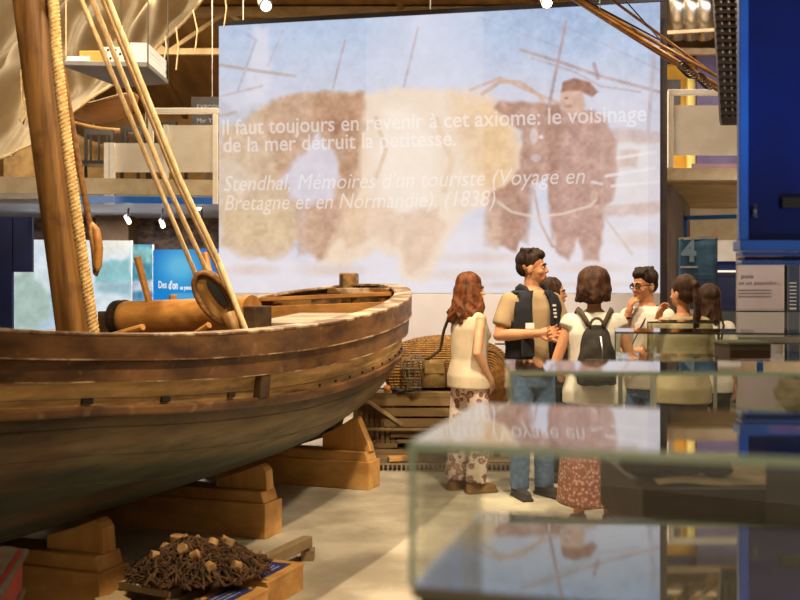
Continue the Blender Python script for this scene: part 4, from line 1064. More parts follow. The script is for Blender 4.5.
# ---- timber cradles
M['pine'] = wood('pine_timber', srgb(178, 126, 64), srgb(220, 170, 102), 'x', 5, rough=.5, bump=.15)
M['pine2'] = wood('pine_timber_upright', srgb(186, 132, 66), srgb(226, 178, 108), 'z', 5, rough=.5, bump=.15)
def cradle(e0, label, hlen, bracket, rs=1):
    """e0: floor point of the front right corner"""
    c = Vector((e0[0], e0[1], 0)) - BN * hlen
    e = empty('timber_cradle', c, label, 'cradle', 0, 'timber cradles under the boat')
    rz = math.atan2(BN.y, BN.x); T = Matrix.Translation(c) @ Matrix.Rotation(rz, 4, 'Z')
    MB().box((0, .11, .105), (2 * hlen, .22, .21), T).build('base_beam', M['pine'], e, bevel=.006)
    g = MB(); w2 = hlen - .02
    vs = [(-w2, .02, .21), (w2, .02, .21), (w2, .2, .21), (-w2, .2, .21), (-w2 + .02, .02, .28), (w2 - .02, .02, .28), (w2 - .02, .2, .28), (-w2 + .02, .2, .28)]
    g.add(vs, [(3, 2, 1, 0), (4, 5, 6, 7), (0, 1, 5, 4), (1, 2, 6, 5), (2, 3, 7, 6), (3, 0, 4, 7)], T); g.build('upper_beam', M['pine'], e, bevel=.006)
    s_c = (c - BO).dot(BA) + .115; o_c = (c - BO).dot(BN)
    ts = np.linspace(0, 1, 60)
    for sg in (1, -1):
        hh_ = [hull(s_c, t, sg) for t in ts]; ho = np.array([abs(h[1]) for h in hh_]); hzz = np.array([h[2] for h in hh_])
        xi, xt, xo, zo, zp_ = bracket
        def under(x): return float(np.interp(abs(o_c + sg * x), ho, hzz)) - .03
        top = [(x, min(max(.285, under(x)), zp_)) for x in np.linspace(xi, xt, 9)]
        outl = [(xi, .28)] + top + [(xt + .025, max(.285, top[-1][1] - .015)), (xo, min(zo, top[-1][1] - .04)), (xo + .01, .28)]
        poly = [T @ Vector((sg * x, .07, z)) for x, z in outl]
        if sg < 0: poly = poly[::-1]
        MB().prism(poly, T.to_3x3() @ Vector((0, .09, 0))).build('bracket', M['pine2'], e, bevel=.005)
    return e
cradle((-.2325, 7.5), 'pine cradle under the stern, nearest the fish traps', .72, (.30, .57, .69, .32, .62))
cradle((-.811, 6.01), 'middle pine cradle standing behind the net pile', .80, (.42, .72, .765, .45, .51))
cradle((-1.36, 4.53), 'front pine cradle with a rounded bracket, left of the net pile', .86, (.50, .775, .82, .47, .53))

# ---- sail hung from the roof at the upper left
M['sail'] = mat('sail_canvas', srgb(186, 166, 132), srgb(206, 188, 156), 3, rough=.9, bump=.15)
sl = empty('furled_sail', P(60, 90, 7.6), 'large cream canvas sail hanging in folds at the upper left', 'sail')
edge = [(-70, 185), (0, 158), (30, 143), (75, 112), (104, 88), (150, 50), (176, 27), (202, 0), (240, -45)]
ex = np.array([e[0] for e in edge], float); ey = np.array([e[1] for e in edge], float)
def sailfn(u, v):
    x = -70 + 310 * u; yb = float(np.interp(x, ex, ey)); y = yb - v * (yb + 150)
    fold = .12 * math.sin((x * .7 + y * 1.0) * .055 + 1.6 * mnoise.noise(Vector((x * .008, y * .008, 0)))) + .085 * math.sin((x * .9 + y * .75) * .16 + 2 * mnoise.noise(Vector((x * .014, y * .014, 4)))) + .11 * mnoise.noise(Vector((x * .03, y * .02, 1)))
    p = P(x, y, 7.6); p.y += (fold * 1.5 + .05 * math.sin((x * .95 + y * .6) * .38 + 3 * mnoise.noise(Vector((x * .02, y * .02, 9)))) + .35 * v) * min(1, .25 + v * 5)
    return p
MB().grid(150, 100, sailfn).build('canvas', M['sail'], sl, smooth=True)
MB().tube([sailfn(i / 60, 0) for i in range(61)], .014, 6).build('bolt_rope', M['ropep'], sl, smooth=True)
for k, (x0, y0, y1, dx) in enumerate(((193, 10, 52, 3), (176, 27, 70, 1), (165, 36, 60, 0), (224, -10, 27, 1))):
    MB().tube([P(x0, y0, 7.55), P(x0 + dx + 1.5, (y0 + y1) / 2, 7.55), P(x0 + dx - 1, y1, 7.55)], .006, 5).build('reef_point', M['ropep'], sl)
ln = tag(MB().tube([P(66, -170, 6.05), P(66, 62, 6.05)], .004, 5).build('thin_line', M['ropep']), 'thin pale line hanging down to the left end of the grey shelf', 'rope')
# knotted rope end on the sail, left of the mast
tag(MB().tube([P(21, 70, 7.3), P(22, 100, 7.3), P(26, 115, 7.3), P(23, 124, 7.3), P(19, 120, 7.3), P(22, 114, 7.3)], .008, 6).build('rope_end', M['rope'], smooth=True), 'looped rope end hanging against the sail left of the mast', 'rope')

# ---- hanging grey shelf with boxes
hs = empty('hanging_shelf', P(115, 85, 6.2), 'grey board hanging level in front of the sail, seen from below', 'shelf')
zs = P(60, 62, 6.0).z
SB = [P(59, 62, 6.0), P(120, 88, 5.9), P(168, 84, 5.9), P(116, 62, 7.0)]
zs = P(168, 84, 6.0).z; 
def atz(px, py, z): d = (z - H) * 1000 / (HY - py); return P(px, py, d)
zs = P(168, 84, 6.7).z; SB = [atz(59, 65, zs), atz(121, 88, zs), atz(168, 84, zs), atz(148, 67, zs)]
MB().prism(SB, (0, 0, .03)).build('board', mat('grey_shelf_board', srgb(120, 116, 112), srgb(134, 130, 126), 3, rough=.6), hs, bevel=.004)
w_ = MB()
for q in SB: w_.tube([q, (q.x, q.y, 7.0)], .004, 5)
w_.build('hanging_wire', M['steel'], hs)
cw = lambda a, b: SB[0] * ((1 - a) * (1 - b)) + SB[1] * (a * (1 - b)) + SB[2] * (a * b) + SB[3] * ((1 - a) * b)
# slotted white crate on the right end of the shelf
wc = empty('white_crate', cw(.5, .86) + Vector((0, 0, .03)), 'white slotted plastic crate on the right end of the grey shelf', 'crate')
M['wplast'] = mat('white_plastic', srgb(226, 224, 222), srgb(238, 236, 234), 5, rough=.35)
zt0 = zs + .032; zt1 = zs + .15
def wall(a, b, name, slots):
    g = MB(); 
    if slots:
        g.bar((a.x, a.y, zt1 - .02), (b.x, b.y, zt1 - .02), .012, .04); g.bar((a.x, a.y, zt0 + .015), (b.x, b.y, zt0 + .015), .012, .03); g.bar((a.x, a.y, (zt0 + zt1) / 2), (b.x, b.y, (zt0 + zt1) / 2), .012, .02)
        for k in range(13): p = a.lerp(b, k / 12); g.box((p.x, p.y, (zt0 + zt1) / 2), (.014, .014, zt1 - zt0))
    else:
        g.bar((a.x, a.y, (zt0 + zt1) / 2), (b.x, b.y, (zt0 + zt1) / 2), .015, zt1 - zt0)
        for k in range(8): p = a.lerp(b, k / 7); g.box((p.x, p.y, (zt0 + zt1) / 2), (.02, .02, zt1 - zt0))
    g.build(name, M['wplast'], wc)
c0, c1, c2, c3 = cw(.03, .77), cw(.96, .60), cw(.96, .97), cw(.03, .98)
wall(c1, c2, 'slotted_side', True); wall(c2, c3, 'slotted_side', True); wall(c0, c1, 'solid_side', False); wall(c3, c0, 'solid_side', False)
tag(MB().box(cw(.14, .33) + Vector((0, 0, .065)), (.17, .12, .07), rz=.0).build('orange_box', mat('orange_cardboard', srgb(214, 148, 66), srgb(226, 164, 84), 5, rough=.6), bevel=.006), 'orange cardboard box on the left part of the grey shelf', 'box')
sp_ = empty('spotted_box', cw(.1, .45), 'white box with dark spots between the orange box and the crate', 'box')
bxp = cw(.14, .60) + Vector((0, 0, .079)); MB().box(bxp, (.15, .12, .09), rz=.0).build('carton', M['wplast'], sp_, bevel=.004)
g = MB()
for k in range(9): g.ell(bxp + Vector((-.06 + .015 * k, -.061, .03 * math.sin(k * 2.1))), (.008, .004, .009), nu=8, nv=6)
g.build('dark_spots', M['black'], sp_)
tag(MB().box(cw(.14, .1) + Vector((.03, 0, .045)), (.14, .14, .03), rz=.0).build('flat_tray', M['wplast'], bevel=.003), 'flat white tray at the left tip of the grey shelf', 'tray')

# ---- net pile on a timber frame
fr = empty('net_pallet', (-.95, 5.1, 0), 'low grey timber frame lying on the floor under the net pile', 'frame')
M['oldtim'] = wood('old_grey_timber', srgb(128, 104, 72), srgb(168, 142, 104), 'y', 5, rough=.7)
def FP(px, py, z=0): d = (H - z) * 1000 / (py - HY); return Vector(((px - 400) / 1000 * d, d, z))
def beam(a, b, w_, h, name, m=None): 
    a, b = Vector(a), Vector(b); a.z = b.z = a.z; return MB().bar(a, b, w_, h).build(name, m or M['oldtim'], fr, bevel=.005)
ra, rb = FP(308, 541, .10), FP(170, 606, .10); beam(ra, rb + (rb - ra) * .3, .06, .06, 'long_rail')
la, lb = FP(180, 545, .10), FP(118, 600, .10); beam(la, lb + (lb - la) * .3, .06, .06, 'long_rail')
for (q, wd2) in ((.34, .09), (.62, .12), (.9, .09), (1.15, .12)):
    a = la.lerp(lb + (lb - la) * .3, q * .77); b = ra.lerp(rb + (rb - ra) * .3, q * .77 + .05); a.z = b.z = .149
    MB().bar(a, b, wd2, .035).build('cross_board', M['oldtim'], fr, bevel=.004)
for p in (ra, rb, la, lb): MB().box((p.x, p.y, .027), (.07, .1, .055)).build('runner_block', M['oldtim'], fr)
npile = empty('fishing_net', FP(195, 572, .18), 'heap of tangled brown fishing net with cork floats on the timber frame', 'net')
NC = FP(199, 570, .180)
M['net'] = mat('brown_net', srgb(46, 30, 16), srgb(84, 56, 32), 18, rough=.95, bump=.8)
M['netl'] = mat('net_cord', srgb(54, 36, 20), srgb(104, 72, 42), 22, rough=.95)
M['cork'] = mat('cork_float', srgb(150, 110, 66), srgb(186, 146, 96), 12, rough=.9, bump=.4)
def nz_(x, y):
    r2 = (x / .295) ** 2 + (y / .285) ** 2
    return .125 * max(0, 1 - r2 ** .9) * (1 + .35 * mnoise.noise(Vector((x * 7, y * 7, 2))))
g = MB()
def mound(u, v):
    a = 2 * math.pi * u; r_ = v; x, y = math.cos(a) * r_ * .30, math.sin(a) * r_ * .29
    z = nz_(x, y) + .02 * mnoise.noise(Vector((x * 30, y * 30, 5))); return NC + Vector((x, y, max(0.0, z)))
g.grid(64, 22, mound); g.build('net_bundle', M['net'], npile, smooth=True)
rng = random.Random(3); g = MB()
for k in range(330):
    a = rng.uniform(0, 6.28); r0 = rng.uniform(0, 1) ** .6; x, y = math.cos(a) * r0 * .275, math.sin(a) * r0 * .265; hd = rng.uniform(0, 6.28); pts = []
    turn = rng.uniform(-.5, .5)
    for i in range(11):
        zz = max(0, nz_(x, y)) + .012 + .014 * math.sin(i * 1.3 + k); pts.append(NC + Vector((x, y, zz))); hd += turn + rng.uniform(-.4, .4)
        x += math.cos(hd) * .026; y += math.sin(hd) * .026
        if (x / .32) ** 2 + (y / .31) ** 2 > 1: hd += 2.2
    g.tube(pts, rng.choice((.003, .0045, .0065)), 5)
g.build('net_cords', M['netl'], npile, smooth=True)
for k in range(12):
    a = k * 2.4; r0 = .25 + .7 * ((k * 37) % 17) / 17; x, y = math.cos(a) * r0 * .27, math.sin(a) * r0 * .25 - .02
    p = NC + Vector((x, y, nz_(x, y) + .02)); d = Vector((rng.uniform(-1, 1), rng.uniform(-1, 1), rng.uniform(-.2, .8))).normalized() * .02
    MB().tube([p - d, p + d], .024, 12).build('cork_float', M['cork'], npile, bevel=.003)
p = NC + Vector((-.12, .08, .10)); MB().tube([p, p + Vector((0, 0, .045))], .036, 14).build('cork_float', M['cork'], npile, bevel=.004)

# ---- small wooden boxes with blue labels
M['label'] = mat('blue_label', srgb(44, 46, 92), srgb(56, 60, 110), 6, rough=.5)
M['labt'] = mat('label_print', srgb(150, 150, 190), rough=.6)
def lbox(c0, lab, L, W, h, rz):
    e = empty('wooden_box', c0, lab, 'box', rz, 'labelled wooden boxes')
    T = Matrix.Translation(c0) @ Matrix.Rotation(rz, 4, 'Z')
    t = .015
    MB().box((0, 0, .01), (L - .01, W - .01, .02), T).build('bottom', M['pine'], e)
    MB().box((0, -W / 2, h / 2), (L, t, h), T).build('side', M['pine'], e); MB().box((0, W / 2, h / 2), (L, t, h), T).build('side', M['pine'], e)
    MB().box((-L / 2, 0, h / 2), (t, W - t, h), T).build('end', M['pine'], e); MB().box((L / 2, 0, h / 2), (t, W - t, h), T).build('end', M['pine'], e)
    MB().box((0, 0, h), (L + .02, W + .02, .016), T).build('lid', M['pine'], e, bevel=.003)
    MB().box((-.0, 0, h + .0095), (L * .72, W * .6, .004), T).build('blue_label', M['label'], e)
    g = MB()
    for k in range(3): g.box((-.02, -W * .14 + k * W * .14, h + .0125), (L * .5, W * .035, .002), T)
    g.build('label_lines', M['labt'], e)
b0 = FP(268, 596, 0); lbox(Vector((b0.x, b0.y - .02, 0)), 'wooden box with blue label at the end of the timber frame', .36, .19, .125, R(68))
b0 = FP(240, 622, 0); lbox(Vector((b0.x - .05, b0.y - .06, 0)), 'second wooden box with blue label, at the lower picture edge', .36, .19, .125, R(66))

# ---- stack of red fish boxes at the left edge
M['redbox'] = mat('red_plastic', srgb(160, 26, 18), srgb(186, 40, 28), 5, rough=.5)
M['rim'] = mat('worn_grey_rim', srgb(98, 86, 70), srgb(126, 110, 90), 8, rough=.7, bump=.2)
for k in range(5):
    c = Vector((-1.345, 2.98, .131 * k)); rz = R(12 + 3 * (k % 2))
    e = empty('fish_box', c, ['red fish box at the bottom of the left edge stack', 'red fish box second from the floor in the stack', 'red fish box in the middle of the left edge stack',
                             'red fish box second from the top of the stack', 'topmost red fish box with worn grey rim at left edge'][k], 'box', rz, 'stacked red fish boxes')
    T = Matrix.Translation(c) @ Matrix.Rotation(rz, 4, 'Z')
    g = MB(); W, D, h = .36, .5, .129
    g.box((0, 0, .008), (W - .02, D - .02, .014), T)
    for sx in (-1, 1): g.box((sx * (W / 2 - .015), 0, h / 2), (.012, D - .02, h - .006), T)
    for sy in (-1, 1): g.box((0, sy * (D / 2 - .015), h / 2), (W - .03, .012, h - .006), T)
    g.build('tub', M['redbox'], e)
    g = MB()
    for sx in (-1, 1): g.box((sx * W / 2, 0, h - .01), (.022, D + .022, .02), T)
    for sy in (-1, 1): g.box((0, sy * D / 2, h - .01), (W + .022, .022, .02), T)
    g.build('rim', M['rim'], e, bevel=.01)
    if k == 4:
        g = MB().grid(14, 18, lambda u, v: T @ Vector(((u - .5) * (W - .04), (v - .5) * (D - .04), h - .01 + .02 * mnoise.noise(Vector((u * 4, v * 4, 7))) + .012)))
        g.build('sacking', M['rim'], e, smooth=True, solid=.01)

# ---- fish traps and baskets by the stern
M['wick'] = mat('wicker', srgb(140, 98, 40), srgb(186, 138, 68), 14, rough=.75)
M['wickd'] = mat('wicker_dark', srgb(92, 62, 26), srgb(120, 84, 38), 20, rough=.85)
M['bleached'] = wood('trap_wood', srgb(96, 74, 44), srgb(136, 108, 68), 'x', 7, rough=.75)
pf = empty('low_platform', P(440, 470, 8.5), 'low dark platform with metal grate edge carrying the fish traps', 'platform')
zp = P(0, 462, 8.3).z
MB().box((.33, 8.95, zp - .03), (1.48, 1.26, .05)).build('deck', M['bleached'], pf)
MB().box((.40, 8.85, .04), (1.2, .62, max(.02, zp - .06 - .0))).build('base', M['black'], pf)
g = MB()
for k in range(39): g.box((-.40 + k * .0375, 8.3, zp - .045), (.012, .012, .05))
g.box((.33, 8.3, zp - .016), (1.48, .016, .012)); g.box((.33, 8.3, zp - .074), (1.48, .016, .012)); g.build('metal_grate', M['steel'], pf)
for (x, y) in ((-.2, 8.38), (1.0, 8.38), (-.3, 9.5), (1.0, 9.5)): MB().box((x, y, (zp - .05) / 2), (.05, .05, zp - .05)).build('foot', M['black'], pf)
# slatted trap
tp = empty('slatted_trap', (.08, 8.6, zp), 'weathered slatted wooden fish trap standing on the low platform', 'trap')
x0, x1, zt0, zt1, yf = -.40, .64, zp + .0, P(0, 395, 9.0).z, 9.02
MB().bar((x0, yf, zt1), (x1, yf, zt1), .04, .04).build('frame_rail', M['bleached'], tp); MB().bar((x0, yf, zt0 + .03), (x1, yf, zt0 + .03), .04, .04).build('frame_rail', M['bleached'], tp)
MB().bar((x0, 9.46, zt1), (x1, 9.46, zt1), .04, .04).build('frame_rail', M['bleached'], tp); MB().bar((x0, 9.46, zt0 + .03), (x1, 9.46, zt0 + .03), .04, .04).build('frame_rail', M['bleached'], tp)
for x in (x0, x1):
    for y in (yf, 9.46): MB().box((x, y, (zt0 + zt1) / 2), (.045, .045, zt1 - zt0)).build('corner_post', M['bleached'], tp)
for k in range(7): MB().box((x0 + .05 + k * .048, yf + .012, (zt0 + zt1) / 2), (.034, .016, zt1 - zt0 - .03)).build('slat', M['bleached'], tp)
for k in range(5): z = zt1 - .06 - k * .095; MB().bar((x0 + .1 + .3 * (k + .6) / 5, yf - .012, z), (x1, yf - .012, z), .016, .075).build('board', M['bleached'], tp)
MB().bar((x0 + .06, yf - .03, zt1 - .02), (x0 + .42, yf - .03, zt0 + .22), .02, .03).build('diagonal_brace', M['oldtim'], tp)
MB().box(((x0 + x1) / 2, 9.44, (zt0 + zt1) / 2), (x1 - x0 - .05, .02, zt1 - zt0 - .03)).build('back_board', M['wickd'], tp)
MB().box(((x0 + x1) / 2, 9.24, zt1), (x1 - x0, .46, .02)).build('top_board', M['bleached'], tp)
MB().bar((x0 + .1, yf - .05, zt0 + .18), (x1, yf - .05, zt0 + .18), .02, .022).build('front_bar', M['oldtim'], tp)
tag(MB().box((-.02, 8.36, zp + .02), (.16, .09, .04), rz=.2).build('wood_block', M['pine'], bevel=.006), 'small pale wood block on the platform before the slatted trap', 'block')

def weave(name, c, r, label, nu=56, nv=36, m=None, rx=0, rz=0):
    e = empty(name, c, label, 'basket')
    T = Matrix.Translation(c) @ Matrix.Rotation(rz, 4, 'Z') @ Matrix.Rotation(rx, 4, 'X')
    MB().ell((0, 0, 0), (r[0] * .985, r[1] * .985, r[2] * .985), T, 40, 24).build('weave_backing', M['wickd'], e, smooth=True)
    g = MB()
    for k in range(1, nv):
        t = math.pi * k / nv - math.pi / 2; cr = math.cos(t)
        pts = []
        for i in range(2 * nu + 1):
            a = 2 * math.pi * i / (2 * nu); q = 1 + (.012 if (i + k) % 2 else -.006)
            pts.append(T @ Vector((r[0] * cr * math.cos(a) * q, r[1] * cr * math.sin(a) * q, r[2] * math.sin(t))))
        g.tube(pts, r[2] / nv * .78, 5, cap=False)
    g.build('horizontal_weave', m or M['wick'], e, smooth=True)
    g = MB()
    for i in range(nu // 2):
        a = 2 * math.pi * i / (nu // 2)
        g.tube([T @ Vector((r[0] * 1.008 * math.cos(t) * math.cos(a), r[1] * 1.008 * math.cos(t) * math.sin(a), r[2] * 1.008 * math.sin(t))) for t in np.linspace(-1.45, 1.45, 16)], .008, 5)
    g.build('stake', M['wickd'], e, smooth=True)
    return e
zb1 = zt1 + .012
weave('wicker_trap', P(440, 362, 9.5) + Vector((.05, 0, .0)), (.59, .38, .25), 'large oval wicker fish trap lying behind the woman in floral trousers')
bq = weave('wicker_basket', P(402, 375, 9.09), (.155, .06, .165), 'light wicker basket between the boat stern and the oval trap', 30, 18)
tr = empty('wicker_disc_trap', P(495, 420, 8.9), 'round brown wicker trap standing on edge right of the floral trousers', 'basket')
cc = P(487, 385, 8.45); g = MB()
for k in range(1, 14): g.tube([cc + Vector((.185 * k / 13 * math.cos(a), -.10 * (1 - (k / 13) ** 2), .29 * k / 13 * math.sin(a))) for a in np.linspace(0, 2 * math.pi, 49)], .011, 5, cap=False)
g.build('woven_rings', mat('brown_weave', srgb(104, 68, 26), srgb(146, 100, 46), 22, rough=.8), tr, smooth=True)
MB().ell(cc + Vector((0, .03, 0)), (.18, .10, .285), nu=32, nv=20).build('weave_backing', M['wickd'], tr, smooth=True)
MB().tube([cc + Vector((.19 * math.cos(a), .0, .296 * math.sin(a))) for a in np.linspace(0, 2 * math.pi, 49)], .018, 7, cap=False).build('rim', M['wickd'], tr, smooth=True)
MB().bar(cc + Vector((-.1, .15, -.26)), (cc.x - .1, cc.y + .15, zp), .05, .05).build('stand', M['black'], tr)
MB().bar(cc + Vector((.1, .15, -.26)), (cc.x + .1, cc.y + .15, zp), .05, .05).build('stand', M['black'], tr)
# coarse mesh lantern-shaped trap in front of the oval one
mt_ = empty('netted_trap', P(414, 392, 8.93), 'small netted trap with open mesh leaning on the oval wicker trap', 'trap')
g = MB(); cb_ = P(415, 374, 8.93)
prof = [(.03, .17), (.10, .12), (.115, .05), (.095, -.04), (.06, -.12), (.03, -.16)]
for (rr, zz) in prof: g.tube([cb_ + Vector((rr * math.cos(a), rr * math.sin(a) * .5, zz)) for a in np.linspace(0, 2 * math.pi, 21)], .006, 5, cap=False)
for i in range(12):
    a = 2 * math.pi * i / 12; g.tube([cb_ + Vector((rr * math.cos(a + zz * 2), rr * math.sin(a + zz * 2) * .5, zz)) for rr, zz in prof], .005, 5)
g.build('netting', M['rim'], mt_, smooth=True)
ob = tag(MB().tube([P(384, 389.5, 9.06), P(388, 389, 9.06), P(390, 389.5, 9.06)], [.035, .04, .03], 12).build('orange_float', mat('orange_float', srgb(196, 120, 50), srgb(214, 140, 66), 8, rough=.6), smooth=True), 'orange brown float lying on top of the slatted trap', 'float')
dc = MB().tube([P(392, 391, 8.99), P(396, 389, 8.985), P(400, 391.5, 8.98), P(404, 390, 8.98), P(406, 391.5, 8.98)], .022, 8).build('dark_rope', M['iron'], smooth=True)
tag(dc, 'dark rope coiled loosely over the slatted trap', 'rope')

# ---- track spotlights
M['lens'] = emit('lamp_lens', (1, .86, .62, 1), 14)
def track(px, py, d, tx, lab, r_=.06, up=None):
    p = P(px, py, d); e = empty('track_spotlight', p, lab, 'spotlight', 0, 'museum spotlights')
    dr = (Vector(tx) - p).normalized()
    MB().tube([p - dr * .16, p - dr * .02, p], [r_ * .8, r_, r_], 14).build('lamp_housing', M['steel'], e, smooth=True)
    MB().tube([p + dr * .002, p + dr * .006], r_ * .8, 14).build('lamp_lens', M['lens'], e)
    top = up if up else roofz(d)
    MB().tube([p - dr * .1, (p - dr * .1).lerp(Vector((p.x, p.y, top)), .4), (p.x, p.y, top)], .012, 6).build('stem', M['black'], e)
track(266, 6, 10.6, (.3, 6.5, 1.6), 'bright spotlight glaring at the top left above the screen', .07)
track(547, 3, 9.5, (1.5, 6.0, 1.5), 'spotlight at the top edge above the sailor on the screen', .06)
track(8, 150, 8.8, (-1.5, 5.5, 1.0), 'chrome spotlight at the left edge under the sail', .07)
for px, py, lab in ((130, 200, 'small spotlight left under the balcony, above the landscape panel'), (129, 222, 'low small spotlight directly below the first balcony light'), (163, 226, 'small spotlight above the blue panel under the balcony'), (199, 208, 'small spotlight under the balcony nearest the screen'), (202, 229, 'lower small spotlight by the screen edge above the blue panel')):
    track(px, py, 14.0, (px * .004 - 3, 12, 1.0), lab, .035, up=2.68)

# ================================================================== PEOPLE
def skinmat(name, a, b): return mat(name, a, b, 9, rough=.5, thr=(.3, .7), spec=.35)
M['skin'] = skinmat('warm_skin', srgb(200, 148, 112), srgb(216, 168, 132))
M['skin2'] = skinmat('tanned_skin', srgb(184, 126, 90), srgb(202, 146, 106))
M['eyew'] = mat('eye_white', srgb(190, 174, 158), rough=.3); M['iris'] = mat('dark_iris', srgb(40, 26, 16), rough=.2)
M['lips'] = mat('lips', srgb(166, 88, 70), rough=.5)
def hairmat(n, a, b): return mat(n, a, b, 26, (1, 1, .22), .6, .6, thr=(.36, .66), spec=.25)
M['hred'] = hairmat('auburn_hair', srgb(66, 32, 12), srgb(124, 68, 30)); M['hblk'] = hairmat('black_brown_hair', srgb(24, 15, 10), srgb(56, 36, 24))
M['hbrn'] = hairmat('brown_hair', srgb(46, 26, 14), srgb(86, 52, 30)); M['hdk'] = hairmat('dark_brown_hair', srgb(34, 20, 12), srgb(76, 48, 30))
def cloth(n, a, b, sc=6, **k): return mat(n, a, b, sc, rough=.85, bump=.15, **k)
M['cream'] = cloth('cream_cotton', srgb(200, 182, 154), srgb(214, 196, 170)); M['whitec'] = cloth('white_cotton', srgb(208, 198, 184), srgb(220, 212, 200))
M['khaki'] = cloth('khaki_shirt', srgb(160, 134, 100), srgb(176, 150, 114)); M['olive'] = cloth('olive_beige_top', srgb(162, 146, 112), srgb(178, 162, 126))
M['vest'] = cloth('black_navy_vest', srgb(22, 22, 28), srgb(34, 34, 42)); M['jean'] = cloth('blue_denim', srgb(70, 92, 124), srgb(92, 114, 146), 30)
M['darkc'] = cloth('dark_trousers', srgb(38, 34, 34), srgb(52, 46, 46)); M['shoe'] = mat('tan_leather', srgb(122, 88, 50), srgb(148, 110, 66), 9, rough=.55)
M['packm'] = cloth('dark_nylon', srgb(30, 26, 22), srgb(50, 44, 36), 12); M['strapm'] = cloth('olive_strap', srgb(70, 60, 44), srgb(88, 76, 56), 12)
def floral(name, ground, flower, centre, sc):
    m, nt, b = _new(name); N = nt.nodes.new; L = nt.links
    tc = N('ShaderNodeTexCoord'); v = N('ShaderNodeTexVoronoi'); v.inputs['Scale'].default_value = sc; v.inputs['Randomness'].default_value = .8; L.new(tc.outputs['Object'], v.inputs['Vector'])
    n = N('ShaderNodeTexNoise'); n.inputs['Scale'].default_value = sc * 3.5; L.new(tc.outputs['Object'], n.inputs['Vector'])
    a = N('ShaderNodeMath'); a.operation = 'MULTIPLY_ADD'; a.inputs[1].default_value = .45; L.new(n.outputs['Fac'], a.inputs[0]); L.new(v.outputs['Distance'], a.inputs[2])
    r = N('ShaderNodeValToRGB'); cr = r.color_ramp; cr.interpolation = 'CONSTANT'
    cr.elements[0].position = 0; cr.elements[0].color = centre; cr.elements[1].position = .50; cr.elements[1].color = flower
    e = cr.elements.new(.70); e.color = ground
    L.new(a.outputs[0], r.inputs[0]); L.new(r.outputs[0], b.inputs['Base Color']); b.inputs['Roughness'].default_value = .85
    return m
M['floral'] = floral('floral_print', srgb(222, 204, 188), srgb(140, 92, 84), srgb(176, 136, 122), 17)
M['redprint'] = floral('red_brown_print', srgb(128, 76, 64), srgb(160, 112, 96), srgb(190, 150, 130), 38)

def tx(Mx, p): return Mx @ Vector(p)
TORSO_M = [(.84, .150, .110), (.93, .166, .122), (1.06, .150, .108), (1.20, .168, .116), (1.33, .186, .118), (1.41, .165, .098), (1.455, .10, .075), (1.48, .064, .06)]
TORSO_F = [(.84, .160, .116), (.93, .172, .126), (1.06, .134, .102), (1.20, .150, .118), (1.31, .162, .116), (1.39, .148, .092), (1.435, .09, .07), (1.47, .056, .054)]

def hand(g, W, d, n, side, curl=.5):
    """palm and five fingers; d: pointing direction, n: palm normal, side: +1 thumb on d x n side"""
    d = Vector(d).normalized(); n = Vector(n); n = (n - d * n.dot(d)).normalized(); t = d.cross(n) * side
    Mx = Matrix((t, d, n)).transposed().to_4x4(); Mx.translation = Vector(W)
    g.ell((0, .045, 0), (.040, .052, .016), Mx, 14, 10)
    g.cone(Mx @ Vector((0, -.02, 0)), Mx @ Vector((0, .03, 0)), .025, .027, 10)
    for k, (x, L) in enumerate(((.029, .068), (.010, .077), (-.010, .071), (-.029, .056))):
        p = Vector((x, .085, 0)); a = 0; prev = p
        for s, fr in enumerate((.45, .32, .23)):
            a += curl * (1.0 if s else .8); q = prev + Vector((x * .12, math.cos(a) * L * fr, math.sin(a) * L * fr)); g.cone(Mx @ prev, Mx @ q, .0098 - .0008 * s, .0092 - .0008 * s, 8); prev = q
    p0, p1, p2, p3 = Vector((.024, .012, .004)), Vector((.050, .040, .012)), Vector((.056, .066, .020)), Vector((.050, .086, .028))
    g.cone(Mx @ p0, Mx @ p1, .015, .0125, 8); g.cone(Mx @ p1, Mx @ p2, .0115, .0105, 8); g.cone(Mx @ p2, Mx @ p3, .0105, .009, 8)

